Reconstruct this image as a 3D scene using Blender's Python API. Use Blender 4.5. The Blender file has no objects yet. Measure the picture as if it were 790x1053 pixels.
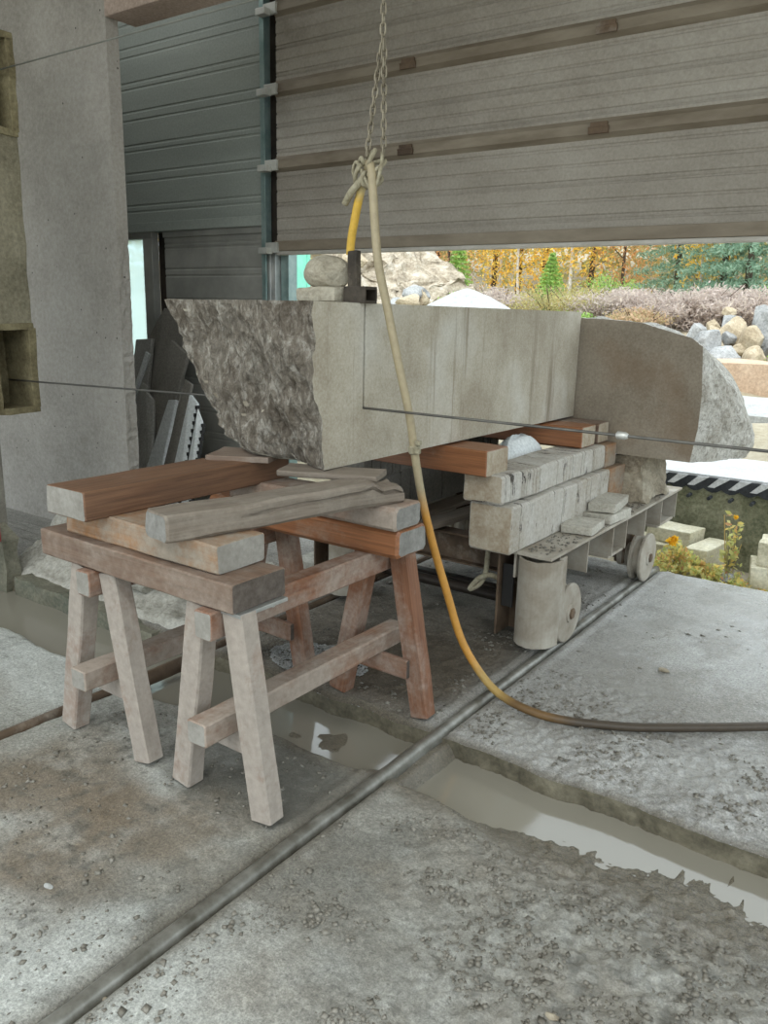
import bpy, bmesh, math, random
import numpy as np
from mathutils import Vector, Matrix, noise as mnoise

SC = bpy.context.scene
COL = SC.collection
random.seed(7)

# ---------------------------------------------------------------- naming
def tag(o, label=None, cat=None, group=None, kind=None):
    if label: o['label'] = label
    if cat: o['category'] = cat
    if group: o['group'] = group
    if kind: o['kind'] = kind
    return o

def thing(name, label, cat, loc=(0, 0, 0), group=None):
    o = bpy.data.objects.new(name, None)
    o.empty_display_size = 0.1
    COL.objects.link(o)
    o.location = loc
    return tag(o, label, cat, group)

def link(name, me, mats, parent=None, loc=None, smooth=False):
    """world-space mesh -> object with its origin at the mesh centre"""
    if not isinstance(mats, (list, tuple)): mats = [mats]
    me.materials.clear()
    for m in mats: me.materials.append(m)
    n = len(me.vertices)
    co = np.empty(n * 3, np.float32); me.vertices.foreach_get('co', co); co = co.reshape(-1, 3)
    c = (co.max(0) + co.min(0)) / 2; c[2] = co[:, 2].min()
    co -= c
    me.vertices.foreach_set('co', co.ravel()); me.update()
    if smooth: me.shade_smooth()
    o = bpy.data.objects.new(name, me)
    COL.objects.link(o)
    loc = Vector([float(v) for v in c])
    if parent is not None:
        o.parent = parent
        p = parent; off = Vector((0, 0, 0))
        while p is not None:
            off += p.location; p = p.parent
        loc = loc - off
    o.location = loc
    return o

# ---------------------------------------------------------------- mesh makers
def from_py(V, F, midx=None, name='mesh'):
    me = bpy.data.meshes.new(name)
    me.from_pydata([tuple(v) for v in V], [], F)
    if midx is not None: me.polygons.foreach_set('material_index', midx)
    me.update()
    return me

def join(*parts):
    V = []; F = []; MI = []
    for p in parts:
        n = len(V)
        V += list(p[0]); F += [tuple(i + n for i in f) for f in p[1]]
        MI += list(p[2]) if len(p) > 2 else [0] * len(p[1])
    return V, F, MI

def bm_data(bm, mi=0):
    bm.verts.index_update()
    V = [v.co.copy() for v in bm.verts]
    F = [tuple(v.index for v in f.verts) for f in bm.faces]
    MI = [f.material_index for f in bm.faces]
    bm.free()
    return V, F, MI

def box(x0, x1, y0, y1, z0, z1, bev=0.0, cuts=0, jit=0.0, seed=0, M=None):
    bm = bmesh.new()
    bmesh.ops.create_cube(bm, size=1)
    for v in bm.verts:
        v.co = Vector(((x0 + x1) / 2 + v.co.x * (x1 - x0), (y0 + y1) / 2 + v.co.y * (y1 - y0), (z0 + z1) / 2 + v.co.z * (z1 - z0)))
    if bev > 0:
        bmesh.ops.bevel(bm, geom=list(bm.edges), offset=bev, segments=2, affect='EDGES', profile=0.6)
    if jit > 0:
        if cuts: bmesh.ops.subdivide_edges(bm, edges=list(bm.edges), cuts=cuts, use_grid_fill=True)
        for v in bm.verts:
            p = v.co * 9 + Vector((seed * 3.1, 0, 0))
            v.co += mnoise.noise_vector(p) * jit
    if M is not None:
        bmesh.ops.transform(bm, matrix=M, verts=bm.verts)
    return bm_data(bm)

def boxgrid(nx, ny, nz, fn):
    """closed box surface, gridded, each vertex mapped by fn(u,v,w)"""
    idx = {}; V = []; F = []
    def g(i, j, k):
        key = (i, j, k)
        if key not in idx:
            idx[key] = len(V); V.append(Vector(fn(i / nx, j / ny, k / nz)))
        return idx[key]
    for i in range(nx):
        for j in range(ny):
            F.append((g(i, j, 0), g(i, j + 1, 0), g(i + 1, j + 1, 0), g(i + 1, j, 0)))
            F.append((g(i, j, nz), g(i + 1, j, nz), g(i + 1, j + 1, nz), g(i, j + 1, nz)))
    for i in range(nx):
        for k in range(nz):
            F.append((g(i, 0, k), g(i + 1, 0, k), g(i + 1, 0, k + 1), g(i, 0, k + 1)))
            F.append((g(i, ny, k), g(i, ny, k + 1), g(i + 1, ny, k + 1), g(i + 1, ny, k)))
    for j in range(ny):
        for k in range(nz):
            F.append((g(0, j, k), g(0, j, k + 1), g(0, j + 1, k + 1), g(0, j + 1, k)))
            F.append((g(nx, j, k), g(nx, j + 1, k), g(nx, j + 1, k + 1), g(nx, j, k + 1)))
    return V, F, [0] * len(F)

def tube(path, r, sides=10, closed=False, cap=True):
    P = [Vector(p) for p in path]; n = len(P)
    R = r if callable(r) else (lambda t: r)
    V = []; F = []
    def tan(i):
        if closed: return (P[(i + 1) % n] - P[(i - 1) % n]).normalized()
        return (P[min(i + 1, n - 1)] - P[max(i - 1, 0)]).normalized()
    t = tan(0)
    a = Vector((0, 0, 1)) if abs(t.z) < .9 else Vector((1, 0, 0))
    u = t.cross(a).normalized()
    for i in range(n):
        t = tan(i)
        u = (u - t * u.dot(t)).normalized(); w = t.cross(u)
        for k in range(sides):
            an = 2 * math.pi * k / sides
            V.append(P[i] + (u * math.cos(an) + w * math.sin(an)) * R(i / max(1, n - 1)))
    m = n if closed else n - 1
    for i in range(m):
        for k in range(sides):
            a0 = i * sides + k; a1 = i * sides + (k + 1) % sides
            b0 = ((i + 1) % n) * sides + k; b1 = ((i + 1) % n) * sides + (k + 1) % sides
            F.append((a0, a1, b1, b0))
    if cap and not closed:
        F.append(tuple(range(sides - 1, -1, -1))); F.append(tuple((n - 1) * sides + k for k in range(sides)))
    return V, F, [0] * len(F)

def spline(pts, n=8):
    P = [Vector(p) for p in pts]; out = []
    for i in range(len(P) - 1):
        p0 = P[max(i - 1, 0)]; p1 = P[i]; p2 = P[i + 1]; p3 = P[min(i + 2, len(P) - 1)]
        for k in range(n):
            t = k / n
            out.append(0.5 * ((2 * p1) + (p2 - p0) * t + (2 * p0 - 5 * p1 + 4 * p2 - p3) * t * t + (3 * p1 - p0 - 3 * p2 + p3) * t ** 3))
    out.append(P[-1]); return out

def cyl(a, b, r, sides=20, rim=0.0):
    a = Vector(a); b = Vector(b)
    if rim > 0:
        d = (b - a).normalized() * rim
        return tube([a, a + d * .001, a + d, b - d, b - d * .001, b], lambda t: r, sides) if False else \
            lathe(a, b, [(0, r - rim), (rim, r), ((b - a).length - rim, r), ((b - a).length, r - rim)], sides)
    return tube([a, b], r, sides)

def lathe(a, b, prof, sides=24):
    """profile of (distance along a->b, radius)"""
    a = Vector(a); b = Vector(b); t = (b - a).normalized()
    h = Vector((0, 0, 1)) if abs(t.z) < .9 else Vector((1, 0, 0))
    u = t.cross(h).normalized(); w = t.cross(u); V = []; F = []
    for (d, r) in prof:
        for k in range(sides):
            an = 2 * math.pi * k / sides
            V.append(a + t * d + (u * math.cos(an) + w * math.sin(an)) * r)
    for i in range(len(prof) - 1):
        for k in range(sides):
            F.append((i * sides + k, i * sides + (k + 1) % sides, (i + 1) * sides + (k + 1) % sides, (i + 1) * sides + k))
    F.append(tuple(range(sides - 1, -1, -1))); F.append(tuple((len(prof) - 1) * sides + k for k in range(sides)))
    return V, F, [0] * len(F)

def timber(name, a, b, w, h, mats, parent=None, bev=0.006, jit=0.004, up=(0, 0, 1), seed=0, bow=0.0, kerfs=(), tip=None, roll=0.0, nseg=3):
    """beam from a to b (bottom centre line), width w, height h; slot 1 = end grain"""
    a = Vector(a); b = Vector(b); L = (b - a).length
    t = (b - a).normalized(); upv = Vector(up)
    s = upv.cross(t)
    s.normalize(); n = t.cross(s)
    if roll:
        q = Matrix.Rotation(roll, 3, t); s = q @ s; n = q @ n
    ns = max(6, int(L / .05))
    xs = [i / ns * L for i in range(ns + 1)]
    cross = []   # chamfered rectangle
    hw = w / 2
    def edge(p, q, k):
        return [(p[0] + (q[0] - p[0]) * i / k, p[1] + (q[1] - p[1]) * i / k) for i in range(k)]
    c = bev
    cor = [(-hw + c, 0), (hw - c, 0), (hw, c), (hw, h - c), (hw - c, h), (-hw + c, h), (-hw, h - c), (-hw, c)]
    for i in range(8):
        cross += edge(cor[i], cor[(i + 1) % 8], nseg if i % 2 == 0 else 1)
    # extra rings for rounded ends and kerfs
    rings = [(0.0, 1 - 2 * c / max(w, h) * .8), (c * .6, 1.0)] + [(x, 1.0) for x in xs[1:-1]] + [(L - c * .6, 1.0), (L, 1 - 2 * c / max(w, h) * .8)]
    for kx in kerfs:
        rings += [(kx - .006, 1.0), (kx - .0045, 1.0), (kx + .0045, 1.0), (kx + .006, 1.0)]
    rings.sort(key=lambda r: r[0])
    V = []; F = []; MI = []; m = len(cross); off = Vector((seed * 5.3, seed * 1.7, 0))
    M3 = Matrix((t, s, n)).transposed()
    for (x, sc) in rings:
        inK = any(abs(x - kx) < .005 for kx in kerfs)
        for (cy, cz) in cross:
            y = cy * sc; z = h / 2 + (cz - h / 2) * sc
            if inK:
                y = y - .014 if y > 0 else y + .006
                z = min(z, h - .02) if z > h / 2 else z
            d = mnoise.noise_vector(Vector((x * 5, y * 12, z * 12)) + off) * jit
            d += mnoise.noise_vector(Vector((x * 1.6, 0, 0)) + off) * jit
            zz = z + bow * (1 - (2 * x / L - 1) ** 2)
            p = Vector((x + d.x * .6, y + d.y, zz + d.z * (0.35 if z < .001 else 1)))
            if tip: p = tip(p, L, w, h)
            V.append(a + M3 @ p)
    for i in range(len(rings) - 1):
        for k in range(m):
            F.append((i * m + k, i * m + (k + 1) % m, (i + 1) * m + (k + 1) % m, (i + 1) * m + k)); MI.append(0)
    # flip to outward
    F = [tuple(reversed(f)) for f in F]
    F.append(tuple(range(m))); MI.append(1)
    F.append(tuple((len(rings) - 1) * m + k for k in range(m - 1, -1, -1))); MI.append(1)
    # local frame: x = length
    me = bpy.data.meshes.new(name)
    org = (a + b) / 2
    inv = M3.transposed()
    me.from_pydata([tuple(inv @ (v - org)) for v in V], [], F)
    me.polygons.foreach_set('material_index', MI)
    bm = bmesh.new(); bm.from_mesh(me); bmesh.ops.recalc_face_normals(bm, faces=bm.faces); bm.to_mesh(me); bm.free()
    if not isinstance(mats, (list, tuple)): mats = [mats, mats]
    for mm in mats: me.materials.append(mm)
    o = bpy.data.objects.new(name, me); COL.objects.link(o)
    W = M3.to_4x4(); W.translation = org
    if parent is not None:
        o.parent = parent
        W = Matrix.Translation(-parent.location) @ W
    o.matrix_local = W
    return o

def rock(c, size, seed=0, sub=3, facets=11, rough=.04, rot=0.0, cut=.72, flat_bottom=True):
    rnd = random.Random(seed)
    bm = bmesh.new(); bmesh.ops.create_icosphere(bm, subdivisions=sub, radius=1)
    planes = []
    for i in range(facets):
        d = Vector((rnd.gauss(0, 1), rnd.gauss(0, 1), rnd.gauss(0, 1))).normalized()
        planes.append((d, rnd.uniform(cut - .2, cut + .08)))
    if flat_bottom: planes.append((Vector((0, 0, -1)), .7))
    R = Matrix.Rotation(rot, 3, 'Z')
    for v in bm.verts:
        p = v.co.copy()
        for d, k in planes:
            e = p.dot(d)
            if e > k: p -= d * (e - k) * .985
        p += mnoise.noise_vector(p * 2.3 + Vector((seed * 1.3, 0, 0))) * rough * 1.6
        p += mnoise.noise_vector(p * 7 + Vector((seed * 2.3, 0, 0))) * rough * .7
        v.co = p
    zmin = min(v.co.z for v in bm.verts); zmax = max(v.co.z for v in bm.verts)
    xm = max(abs(v.co.x) for v in bm.verts); ym = max(abs(v.co.y) for v in bm.verts)
    for v in bm.verts:
        q = Vector((v.co.x / xm * size[0] / 2, v.co.y / ym * size[1] / 2, (v.co.z - zmin) / (zmax - zmin) * size[2]))
        v.co = Vector(c) + R @ q
    return bm_data(bm)

def mesh_of(d, name='mesh'): return from_py(d[0], d[1], d[2], name)

# ---------------------------------------------------------------- numpy noise
def _hash(ix, iy, s):
    h = (ix.astype(np.int64) * 374761393 + iy.astype(np.int64) * 668265263 + s * 974634541) & 0xffffffff
    h = ((h ^ (h >> 13)) * 1274126177) & 0xffffffff
    return ((h ^ (h >> 16)) & 0xffff) / 65535.0
def vnoise(x, y, s=0):
    ix = np.floor(x); iy = np.floor(y); fx = x - ix; fy = y - iy
    fx = fx * fx * (3 - 2 * fx); fy = fy * fy * (3 - 2 * fy)
    a = _hash(ix, iy, s); b = _hash(ix + 1, iy, s); c = _hash(ix, iy + 1, s); d = _hash(ix + 1, iy + 1, s)
    return (a * (1 - fx) + b * fx) * (1 - fy) + (c * (1 - fx) + d * fx) * fy
def fbm(x, y, f, oct=4, s=0):
    r = 0; am = .5; tot = 0
    for o in range(oct):
        r = r + am * vnoise(x * f + 13.7 * o, y * f + 7.1 * o, s + o); tot += am; am *= .5; f *= 2.07
    return r / tot
def sst(a, b, x):
    t = np.clip((x - a) / (b - a), 0, 1); return t * t * (3 - 2 * t)

# ---------------------------------------------------------------- materials
def lin(c):
    return tuple(((v / 255) / 12.92 if v / 255 <= .04045 else ((v / 255 + .055) / 1.055) ** 2.4) for v in c) + (1.0,)

class NT:
    def __init__(s, name):
        s.m = bpy.data.materials.new(name); s.m.use_nodes = True
        s.t = s.m.node_tree; s.t.nodes.clear()
        s.out = s.n('ShaderNodeOutputMaterial'); s.b = s.n('ShaderNodeBsdfPrincipled')
        s.l(s.b.outputs[0], s.out.inputs[0])
        tc = s.n('ShaderNodeTexCoord'); oi = s.n('ShaderNodeObjectInfo')
        ad = s.n('ShaderNodeVectorMath'); ad.operation = 'ADD'
        mu = s.n('ShaderNodeVectorMath'); mu.operation = 'SCALE'; mu.inputs[3].default_value = 17.0
        cx = s.n('ShaderNodeCombineXYZ')
        for i in range(3): s.l(oi.outputs['Random'], cx.inputs[i])
        s.l(cx.outputs[0], mu.inputs[0]); s.l(tc.outputs['Object'], ad.inputs[0]); s.l(mu.outputs[0], ad.inputs[1])
        s.co = ad.outputs[0]; s.raw = tc.outputs['Object']; s.rnd = oi.outputs['Random']
    def n(s, t): return s.t.nodes.new(t)
    def l(s, a, b): s.t.links.new(a, b)
    def noise(s, scale, det=4, rough=.6, stretch=None, dist=0.0, raw=False):
        x = s.n('ShaderNodeTexNoise'); x.inputs['Scale'].default_value = scale; x.inputs['Detail'].default_value = det
        x.inputs['Roughness'].default_value = rough; x.inputs['Distortion'].default_value = dist
        co = s.raw if raw else s.co
        if stretch:
            mp = s.n('ShaderNodeMapping'); mp.inputs['Scale'].default_value = stretch; s.l(co, mp.inputs[0]); co = mp.outputs[0]
        s.l(co, x.inputs['Vector']); return x.outputs['Fac']
    def vor(s, scale, feat='F1', stretch=None):
        x = s.n('ShaderNodeTexVoronoi'); x.inputs['Scale'].default_value = scale; x.feature = feat
        co = s.co
        if stretch:
            mp = s.n('ShaderNodeMapping'); mp.inputs['Scale'].default_value = stretch; s.l(co, mp.inputs[0]); co = mp.outputs[0]
        s.l(co, x.inputs['Vector']); return x.outputs['Distance']
    def ramp(s, fac, stops):
        r = s.n('ShaderNodeValToRGB'); e = r.color_ramp.elements
        while len(e) < len(stops): e.new(.5)
        for i, (p, c) in enumerate(stops):
            e[i].position = p
            e[i].color = lin(c) if isinstance(c, tuple) else (c, c, c, 1)
        s.l(fac, r.inputs[0]); return r.outputs[0]
    def mix(s, fac, a, b, mode='MIX'):
        m = s.n('ShaderNodeMix'); m.data_type = 'RGBA'; m.blend_type = mode
        for sock, v in ((m.inputs[0], fac), (m.inputs[6], a), (m.inputs[7], b)):
            if hasattr(v, 'links'): s.l(v, sock)
            elif isinstance(v, tuple): sock.default_value = lin(v)
            else: sock.default_value = v
        return m.outputs[2]
    def math(s, op, a, b=0.0):
        m = s.n('ShaderNodeMath'); m.operation = op
        for sock, v in ((m.inputs[0], a), (m.inputs[1], b)):
            if hasattr(v, 'links'): s.l(v, sock)
            else: sock.default_value = v
        return m.outputs[0]
    def bump(s, h, strength=.4, dist=.01, prev=None):
        b = s.n('ShaderNodeBump'); b.inputs['Strength'].default_value = strength; b.inputs['Distance'].default_value = dist
        s.l(h, b.inputs['Height'])
        if prev: s.l(prev, b.inputs['Normal'])
        return b.outputs[0]
    def fin(s, col=None, rough=.8, nrm=None, metal=0.0, spec=.5):
        for k, v in (('Base Color', col), ('Roughness', rough), ('Normal', nrm), ('Metallic', metal), ('Specular IOR Level', spec)):
            if v is None: continue
            i = s.b.inputs[k]
            if hasattr(v, 'links'): s.l(v, i)
            elif isinstance(v, tuple): i.default_value = lin(v)
            else: i.default_value = v
        return s.m

def m_stone(name, c1, c2, c3, scale=6, fine=60, bump=.5, dist=.012, rough=.85, stretch=None):
    s = NT(name)
    a = s.noise(scale, 6, .65, stretch); b = s.noise(fine, 4, .7)
    col = s.ramp(a, [(.32, c1), (.5, c2), (.68, c3)])
    col = s.mix(.35, col, s.ramp(b, [(.3, tuple(int(v * .55) for v in c1)), (.7, tuple(min(255, int(v * 1.12)) for v in c3))]))
    h = s.mix(.5, s.noise(scale * 3, 6, .7), b)
    return s.fin(col, rough, s.bump(h, bump, dist))

def m_wood(name, c1, c2, dust, amt, rough=.7, gloss=False):
    """grain along local X; grey slurry film where the noise lies above amt"""
    s = NT(name)
    g = s.noise(9, 6, .65, (.25, 4, 4), .6); g2 = s.noise(40, 3, .6, (.06, 3, 3))
    col = s.mix(.4, s.ramp(g, [(.3, c1), (.7, c2)]), s.ramp(g2, [(.3, tuple(int(v * .7) for v in c1)), (.7, c2)]))
    d = s.noise(5, 5, .65, (.7, 1, 1)); f2 = s.noise(35, 4, .7)
    mask = s.ramp(s.math('ADD', s.math('MULTIPLY', d, .75), s.math('MULTIPLY', f2, .25)), [(amt - .09, 0.0), (amt + .12, 1.0)])
    dcol = s.ramp(f2, [(.3, tuple(int(v * .86) for v in dust)), (.7, dust)])
    col = s.mix(s.math('MULTIPLY', mask, .9), col, dcol)
    r = s.ramp(mask, [(0, .38 if gloss else rough), (1, .85)])
    h = s.mix(.5, g2, s.mix(.5, f2, g))
    return s.fin(col, r, s.bump(h, .35, .006))

def m_end(name, c1, c2, c3):
    s = NT(name)
    a = s.noise(9, 6, .7); b = s.noise(50, 4, .7)
    col = s.mix(.4, s.ramp(a, [(.3, c1), (.5, c2), (.7, c3)]), s.ramp(b, [(.3, c1), (.7, c3)]))
    return s.fin(col, .85, s.bump(s.mix(.5, a, b), .4, .006))

def m_metal(name, c1, c2, rough=.5, metal=.6, scale=6, dust=None, amt=.5):
    s = NT(name)
    a = s.noise(scale, 6, .65); b = s.noise(45, 4, .7)
    col = s.ramp(a, [(.35, c1), (.65, c2)])
    if dust:
        mk = s.ramp(s.noise(4, 6, .7), [(amt - .08, 0.0), (amt + .1, 1.0)])
        col = s.mix(mk, col, dust)
    return s.fin(col, rough, s.bump(b, .2, .004), metal)

def m_leaf(name, cols, rough=.7):
    s = NT(name)
    g = s.n('ShaderNodeNewGeometry')
    col = s.ramp(g.outputs['Random Per Island'], [(i / (len(cols) - 1) if len(cols) > 1 else 0, c) for i, c in enumerate(cols)])
    m = s.fin(col, rough, spec=.2)
    tr = s.n('ShaderNodeBsdfTranslucent'); s.l(col, tr.inputs[0])
    mx = s.n('ShaderNodeMixShader'); mx.inputs[0].default_value = .5
    s.l(s.b.outputs[0], mx.inputs[1]); s.l(tr.outputs[0], mx.inputs[2]); s.l(mx.outputs[0], s.out.inputs[0])
    return m

def m_ground(name, bumpd=.012):
    s = NT(name)
    at = s.n('ShaderNodeAttribute'); at.attribute_name = 'albedo'
    aw = s.n('ShaderNodeAttribute'); aw.attribute_name = 'wet'
    f = s.noise(85, 6, .8); f2 = s.noise(20, 6, .75)
    col = s.mix(.8, at.outputs['Color'], s.ramp(f, [(.34, .45), (.66, 1.3)]), 'MULTIPLY')
    g3 = s.noise(190, 3, .7)
    col = s.mix(.5, col, s.ramp(g3, [(.36, .5), (.6, 1.2)]), 'MULTIPLY')
    clot = s.math('MULTIPLY', s.ramp(s.noise(32, 6, .8), [(.30, 1.0), (.40, 0.0)]), s.ramp(s.noise(4, 4, .6), [(.40, 0.0), (.60, .8)]))
    col = s.mix(clot, col, (84, 80, 70))
    col = s.mix(.4, col, s.ramp(f2, [(.35, .6), (.65, 1.2)]), 'MULTIPLY')
    spk = s.ramp(s.vor(38), [(.07, .5), (.16, 1.0)])
    col = s.mix(.5, col, spk, 'MULTIPLY')
    rg = s.math('SUBTRACT', .93, s.math('MULTIPLY', aw.outputs['Fac'], s.math('ADD', .5, s.math('MULTIPLY', f2, .5))))
    return s.fin(col, rg, s.bump(s.mix(.4, f, f2), .7, bumpd), spec=s.math('ADD', .4, s.math('MULTIPLY', aw.outputs['Fac'], .7)))

MAT = {}
MAT['conc_wall'] = (lambda s: s.fin(
    s.mix(s.ramp(s.vor(9), [(.045, 1.0), (.07, 0.0)]),
          s.mix(.45, s.ramp(s.noise(1.1, 6, .6), [(.33, (126, 121, 113)), (.5, (158, 153, 146)), (.68, (178, 174, 168))]),
                s.ramp(s.noise(45, 4, .7), [(.3, (128, 123, 115)), (.7, (180, 176, 169))])), (78, 74, 70)),
    .9, s.bump(s.noise(55, 5, .7), .4, .006)))(NT('limewashed_concrete'))
MAT['conc_beam'] = m_stone('pinkish_concrete', (150, 132, 120), (168, 150, 138), (180, 162, 150), 3, 60, .2)
MAT['dark_metal'] = (lambda s: s.fin(s.mix(.5, s.ramp(s.noise(2.2, 5, .6, (.25, 1, 1.6)), [(.3, (128, 135, 129)), (.7, (160, 166, 158))]),
    s.ramp(s.noise(60, 3, .6), [(.3, (130, 136, 130)), (.7, (156, 162, 156))])), .6, metal=.1))(NT('dusty_dark_cladding'))
MAT['grey_metal'] = (lambda s: s.fin(s.ramp(s.noise(5, 5, .6), [(.3, (138, 138, 132)), (.7, (164, 163, 156))]), .6, metal=.1))(NT('grey_cladding'))
MAT['door'] = (lambda s: s.fin(s.mix(.45,
    s.ramp(s.noise(1.3, 6, .62, (.8, 1, 1.3)), [(.3, (122, 116, 106)), (.5, (152, 146, 136)), (.7, (174, 170, 161))]),
    s.ramp(s.noise(55, 4, .7), [(.3, (122, 114, 103)), (.7, (168, 161, 150))])), .7, metal=.1))(NT('dusty_door_sheet'))
MAT['door_band'] = (lambda s: s.fin(s.ramp(s.noise(7, 5, .6, (.3, 1, 1)), [(.3, (104, 92, 76)), (.7, (146, 136, 120))]), .65, metal=.1))(NT('brown_dusty_steel'))
MAT['seal'] = m_metal('pale_door_seal', (165, 160, 150), (190, 186, 178), .6, .1)
MAT['black'] = m_metal('plain_black', (22, 22, 22), (40, 38, 36), .6, 0)
MAT['track'] = m_metal('teal_galvanised_steel', (112, 138, 135), (150, 168, 165), .4, .5)
MAT['galv'] = m_metal('galvanised_steel', (150, 152, 150), (190, 190, 186), .4, .6)
MAT['white_bracket'] = m_metal('pale_bracket_steel', (165, 165, 158), (196, 196, 190), .5, .3)

MAT['granite_sawn'] = (lambda s: s.fin(
    s.mix(s.ramp(s.noise(7, 5, .7, (.1, 1.2, .06), .2), [(.56, 0.0), (.68, .8)]),
      s.mix(.4, s.ramp(s.noise(2.2, 6, .62), [(.34, (146, 133, 110)), (.5, (178, 169, 150)), (.66, (204, 201, 191))]),
            s.ramp(s.noise(90, 4, .75), [(.3, (140, 132, 118)), (.7, (205, 202, 192))])),
      (128, 116, 98)),
    .8, s.bump(s.noise(110, 4, .7), .15, .003)))(NT('sawn_granite_with_slurry'))
MAT['granite_rough'] = (lambda s: s.fin(
    s.mix(.6, s.ramp(s.noise(3.2, 7, .7, (1, 1, .6), .6), [(.36, (98, 82, 64)), (.5, (138, 128, 114)), (.64, (190, 184, 172))]),
      s.mix(s.ramp(s.noise(34, 6, .8, (1, 1, .45), .6), [(.36, .9), (.52, 0.0)]),
            s.ramp(s.noise(22, 7, .8, (1, 1, .4), .8), [(.34, (74, 66, 56)), (.5, (152, 144, 132)), (.62, (224, 220, 210))]), (48, 42, 36))),
    .85, s.bump(s.mix(.5, s.noise(16, 8, .75, (1, 1, .45), .9), s.noise(60, 6, .8)), 1.0, .035)))(NT('rough_split_granite'))
MAT['boulder_sawn'] = (lambda s: s.fin(
    s.mix(s.ramp(s.noise(2.0, 5, .6), [(.5, 0.0), (.66, .6)]),
      s.mix(.4, s.ramp(s.noise(1.8, 6, .65), [(.3, (116, 104, 88)), (.5, (140, 129, 113)), (.7, (158, 148, 133))]),
          s.ramp(s.noise(80, 4, .7), [(.3, (104, 94, 80)), (.7, (165, 156, 142))])), (118, 96, 74)),
    .85, s.bump(s.noise(60, 5, .7), .25, .004)))(NT('dusty_sawn_boulder_face'))
MAT['boulder_rough'] = (lambda s: s.fin(
    s.mix(s.ramp(s.noise(30, 7, .8, None, .9), [(.34, .85), (.56, 0.0)]),
          s.ramp(s.noise(5, 6, .65), [(.3, (168, 162, 150)), (.55, (200, 197, 188)), (.75, (216, 214, 208))]), (96, 86, 72)),
    .85, s.bump(s.noise(26, 8, .75, None, .8), .9, .02)))(NT('pale_crusted_boulder'))

GREY = (150, 144, 135)
MAT['wood_brown'] = m_wood('brown_timber', (86, 61, 45), (138, 102, 76), (150, 130, 112), .66, .6)
MAT['wood_cross'] = m_wood('dusty_brown_timber', (100, 79, 65), (132, 107, 89), (152, 138, 125), .53)
MAT['wood_stained'] = m_wood('grey_timber_with_orange_stain', (138, 92, 50), (170, 124, 80), (160, 151, 137), .43)
MAT['wood_grey'] = m_wood('grey_weathered_timber', (112, 100, 88), (140, 128, 115), (150, 142, 130), .55)
MAT['wood_orange'] = m_wood('wet_orange_timber', (120, 77, 50), (164, 110, 73), (164, 146, 128), .64, .5, True)
MAT['wood_leg'] = m_wood('slurry_coated_timber', (128, 96, 80), (160, 130, 112), (172, 163, 153), .36)
MAT['wood_leg_far'] = m_wood('rust_red_timber', (108, 69, 48), (146, 102, 75), (165, 150, 138), .51)
MAT['wood_stretch'] = m_wood('pinkish_timber', (118, 86, 66), (154, 120, 98), (168, 156, 144), .42)
MAT['wood_white'] = m_wood('slurry_whitened_timber', (132, 112, 90), (160, 146, 126), (186, 184, 178), .4)
MAT['wood_white'] = (lambda s: s.fin(
    s.mix(s.ramp(s.noise(16, 6, .75, (1, .25, .25), .3), [(.36, 1.0), (.42, 0.0)]),
      s.mix(.5, s.ramp(s.noise(5, 6, .7, (1, .35, .35)), [(.32, (148, 134, 112)), (.5, (182, 176, 166)), (.68, (206, 206, 202))]),
          s.ramp(s.noise(50, 4, .7), [(.3, (146, 138, 124)), (.7, (204, 202, 196))])), (58, 52, 46)),
    .8, s.bump(s.noise(30, 6, .75, (1, .4, .4)), .6, .012)))(NT('slurry_whitened_timber_with_cuts'))
MAT['wood_shim'] = m_wood('dusty_board', (112, 92, 78), (140, 120, 104), (150, 138, 126), .5)
MAT['end_grey'] = m_end('grey_end_grain', (120, 116, 108), (146, 142, 134), (168, 165, 158))
MAT['end_dark'] = m_end('dark_wet_end_grain', (62, 54, 48), (88, 78, 70), (120, 112, 104))
MAT['end_white'] = m_end('whitish_end_grain', (130, 108, 82), (170, 157, 136), (194, 187, 172))
MAT['end_blue'] = m_end('slurry_crusted_end', (100, 98, 94), (130, 128, 123), (160, 158, 153))

MAT['iron_dust'] = m_metal('slurry_coated_steel', (140, 130, 115), (178, 172, 160), .75, .1, 5)
MAT['iron_brown'] = m_metal('rusty_brown_steel', (72, 58, 46), (112, 94, 76), .75, .2, 5, (140, 130, 118), .62)
MAT['iron_dark'] = m_metal('dark_wet_steel', (40, 35, 31), (66, 56, 48), .6, .3)
MAT['rail'] = m_metal('wet_worn_rail_steel', (96, 93, 84), (146, 145, 138), .36, .4, 9)
MAT['wire'] = m_metal('steel_wire_rope', (80, 78, 74), (112, 110, 105), .5, .4)
MAT['wire_pale'] = m_metal('pale_steel_wire', (128, 130, 122), (150, 152, 144), .5, .4)
MAT['sleeve'] = m_metal('bright_wire_sleeve', (190, 190, 185), (210, 210, 205), .4, .5)
MAT['guard'] = m_stone('lime_encrusted_steel', (82, 72, 48), (116, 106, 78), (146, 138, 108), 7, 50, .6, .012)
MAT['guard_pale'] = m_stone('pale_lime_crust', (98, 92, 74), (126, 120, 100), (150, 144, 124), 4, 50, .4, .008)
MAT['col_paint'] = m_stone('greyish_machine_paint', (104, 100, 92), (124, 120, 110), (140, 136, 126), 3, 50, .2)
MAT['hose'] = None
MAT['rope'] = m_metal('dirty_rope', (132, 124, 102), (172, 166, 144), .9, 0, 40)
MAT['chain'] = m_metal('dusty_chain', (120, 112, 96), (160, 152, 134), .6, .4)
MAT['mud_pipe'] = m_metal('dark_dirty_pipe', (48, 42, 36), (82, 74, 64), .7, .2, 12, (140, 130, 114), .62)
MAT['stone_pale'] = m_stone('slurry_coated_stone', (140, 132, 114), (166, 158, 140), (184, 178, 162), 9, 60, .6)
MAT['stone_dust'] = m_stone('dusty_cut_stone', (150, 144, 130), (178, 173, 160), (198, 194, 184), 9, 60, .5)
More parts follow.
